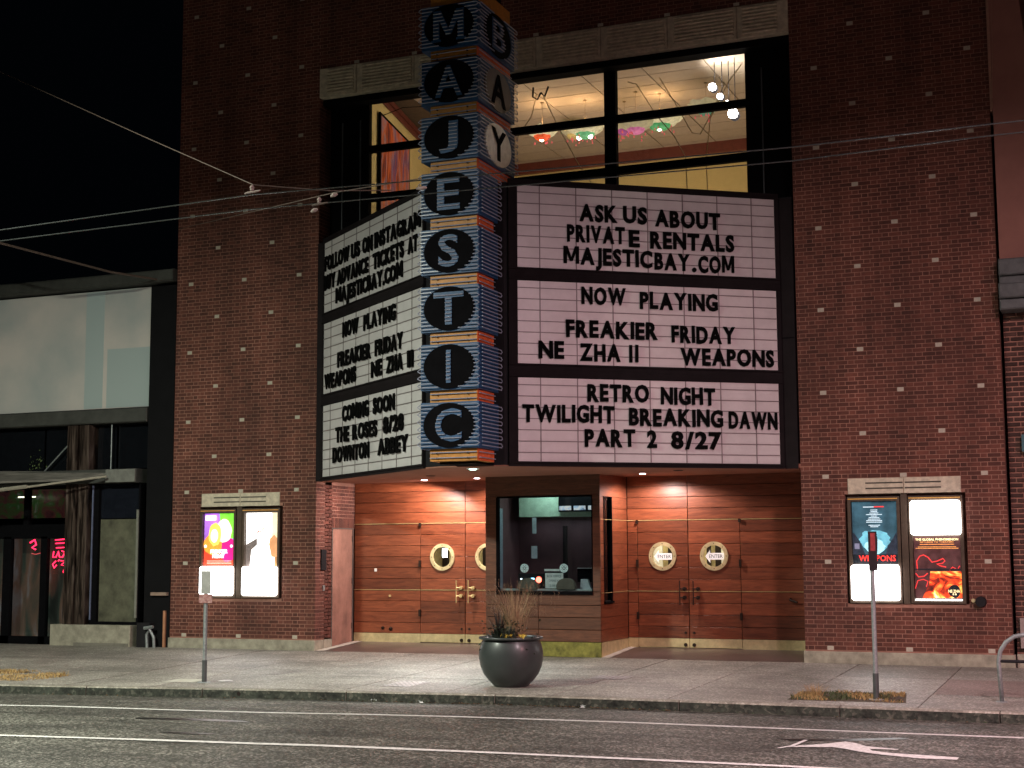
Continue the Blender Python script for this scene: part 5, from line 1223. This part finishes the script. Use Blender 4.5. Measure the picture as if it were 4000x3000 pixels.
# gutter leaves and litter
m = MB()
for i in range(420):
    x = random.choice((random.uniform(-12,4), random.uniform(-6,-1), random.uniform(-4,-1))); y = curbY(x)-abs(random.gauss(0,.05))-.015; z = Rd(x,y)+.004; a = random.uniform(0,6.28); s = random.uniform(.008,.024)
    m.cm = random.choice((0,0,1)); m.add([(x-s*math.cos(a),y-s*math.sin(a),z),(x+s*.5*math.sin(a),y-s*.5*math.cos(a),z+s*.7),(x+s*math.cos(a),y+s*math.sin(a),z+.004),(x-s*.5*math.sin(a),y+s*.5*math.cos(a),z+s*.3)], [(0,1,2,3)])
tag(m.build('gutter_leaves', [mat('dead_leaf', (.10,.06,.03), .9), mat('green_scrap', (.05,.07,.03), .9)]), 'scattered dead leaves and scraps along the foot of the kerb', kind='stuff')
for i, (x, lb) in enumerate(((-5.15,'crumpled white paper scrap at the foot of the kerb, leftmost'), (-4.45,'crumpled white paper scrap against the kerb nearer the planter'), (-2.15,'crumpled white paper scrap against the kerb right of the planter'))):
    m = MB(); y = curbY(x)-.05; z = Rd(x, y)
    for k in range(6): a = [(random.uniform(-.05,.05), random.uniform(-.02,.02), random.uniform(.004,.04)) for _ in range(3)]; m.add([(x+p, y+q, z+r) for p, q, r in a], [(0,1,2)])
    tag(m.build('litter', ARROWM), lb, 'litter', 'white paper scraps in the gutter')

# ------------------------------------------------------------------ trolley wires
WM = mat('wire_metal', (.13,.14,.14), .25, metal=.9, noise=.1); WD = mat('wire_dark', (.10,.07,.055), .6)
def sag(p, q, s, n=14): p, q = Vector(p), Vector(q); return [p.lerp(q, i/n)-Vector((0,0,s*4*(i/n)*(1-i/n))) for i in range(n+1)]
def tw(pts, r, lb, mt, g='overhead trolley wires'): return tag(MB().tube(pts, r*.75, 6).build('overhead_wire', mt), lb, 'wire', g)
def longwire(y0, y1): return [Vector((x, y0+(y1-y0)*(x+18)/36, 5.5)) for x in (-18,-12,-8,-4,0,3,6,10,14,18)]
tw([(-18,-9.66,5.46),(-8.22,-9.72,5.5),(-4.38,-10.0,5.5),(-2.42,-9.81,5.5),(1.54,-9.49,5.5),(3.44,-9.52,5.5),(10,-9.5,5.5)], .0095, 'upper of the two trolley wires crossing in front of the building', WM)
tw([(-18,-9.1,5.46),(-8.68,-9.22,5.5),(-4.77,-9.4,5.5),(1.43,-8.98,5.5),(3.40,-9.12,5.5),(10,-9.1,5.5)], .0095, 'lower of the two trolley wires crossing in front of the building', WM)
tw([(-16,-4.0,11.2),(-11.72,-6,9.141),(-7.49,-8,7.09),(-4.45,-9.9,5.64),(-3.64,-9.6,5.56),(-3.07,-9.2,5.60)], .008, 'reddish span wire sloping down from the upper left to the trolley clamps', WD)
tw([(-12.55,-.02,7.9),(-3.64,-9.5,5.56),(-2.5,-9.6,5.58)], .007, 'thin faint pull-off wire joining the clamps from below', WD)
tw([(-18,0,7.5),(-14.32,-3,7.19),(-13.39,-1.0,6.93),(-12.9,.0,6.9)], .03, 'thick brownish cable sloping to the left building roof edge', WD, 'overhead cables')
CER = mat('pale_ceramic', (.36,.29,.26), .4)
for i, ((x, y, z), lb) in enumerate((((-4.45,-9.93,5.56),'pale trolley wire hanger with insulator, leftmost and highest'), ((-3.86,-9.45,5.47),'smaller dark trolley wire hanger just right of the first'), ((-4.07,-9.2,5.46),'pale knot insulator on the thin pull-off wire'), ((-3.64,-9.5,5.53),'clamp joint where the wires meet before the dark window panel'), ((-2.42,-9.75,5.43),'pale pinkish insulator across the column sign'))):
    t = empty('wire_insulator', (x, y, z), label=lb, cat='insulator', group='insulators and clamps on the trolley wires'); t.scale = (.6, .6, .6)
    if i < 2:
        MB().lathe([(.001,.12),(.025,.11),(.05,.06),(.03,.05),(.04,.02),(.02,.0),(.001,.0)], 10).build('insulator_cap', CER, t)
        MB().tube([(-.16,0,-.035),(-.1,0,-.02),(.1,0,-.01),(.18,0,.0)], [.012,.018,.018,.012], 6).build('ear_clamp', CER if i == 0 else WD, t)
    elif i == 4:
        MB().tube([(-.10,0,0),(-.03,0,.0),(.04,0,0),(.10,0,0)], [.02,.034,.034,.018], 8).build('insulator_body', CER, t)
    else:
        MB().tube([(-.07,0,-.02),(0,0,.01),(.07,0,.02)], [.02,.045,.02], 8).build('insulator_body', CER, t)

# ------------------------------------------------------------------ assumed street lamps, out of view (behind and beside the camera)
def assumed_street_lamp(x, y, h, energy, col, lb, arm=2.0, rot=0, sz=.5):
    t = empty('assumed_street_lamp', (x, y, -.4), rot, label=lb, cat='street lamp')
    MB().tube([(0,0,0),(0,0,h-.3),(0,.3,h),(0,arm-.4,h+.15)], [.10,.07,.05,.04], 10).build('pole', DARKG, t)
    m = MB(); m.box(-.17,.17,arm-.5,arm+.3,h+.10,h+.2); m.box(-.17,-.15,arm-.5,arm+.3,h+.02,h+.10); m.box(.15,.17,arm-.5,arm+.3,h+.02,h+.10); m.build('lamp_head', DARKG, t)
    light('AREA', 'lamp_light', (0, arm-.1, h+.03), energy, col, (0,0,0), sz, sz, parent=t)
assumed_street_lamp(-11, -17.5, 9.0, 3000, (.94,1,.84), 'tall street lamp across the road to the left of the camera', 4.2, 0, 1.0)  # unseen lamp, assumed as the source of street light on facade and ground
assumed_street_lamp(14.5, -17.5, 8.8, 2700, (1,.42,.46), 'tall street lamp across the road, farthest right', 4.2, 0, 1.0)  # unseen lamp added to bring red light in from the right
assumed_street_lamp(7.0, -17.8, 9.0, 2400, (1,.74,.79), 'tall street lamp across the road to the right of the camera', 4.2, 0, 1.0)  # unseen lamp, assumed; pink colour chosen to tint the right marquee boards
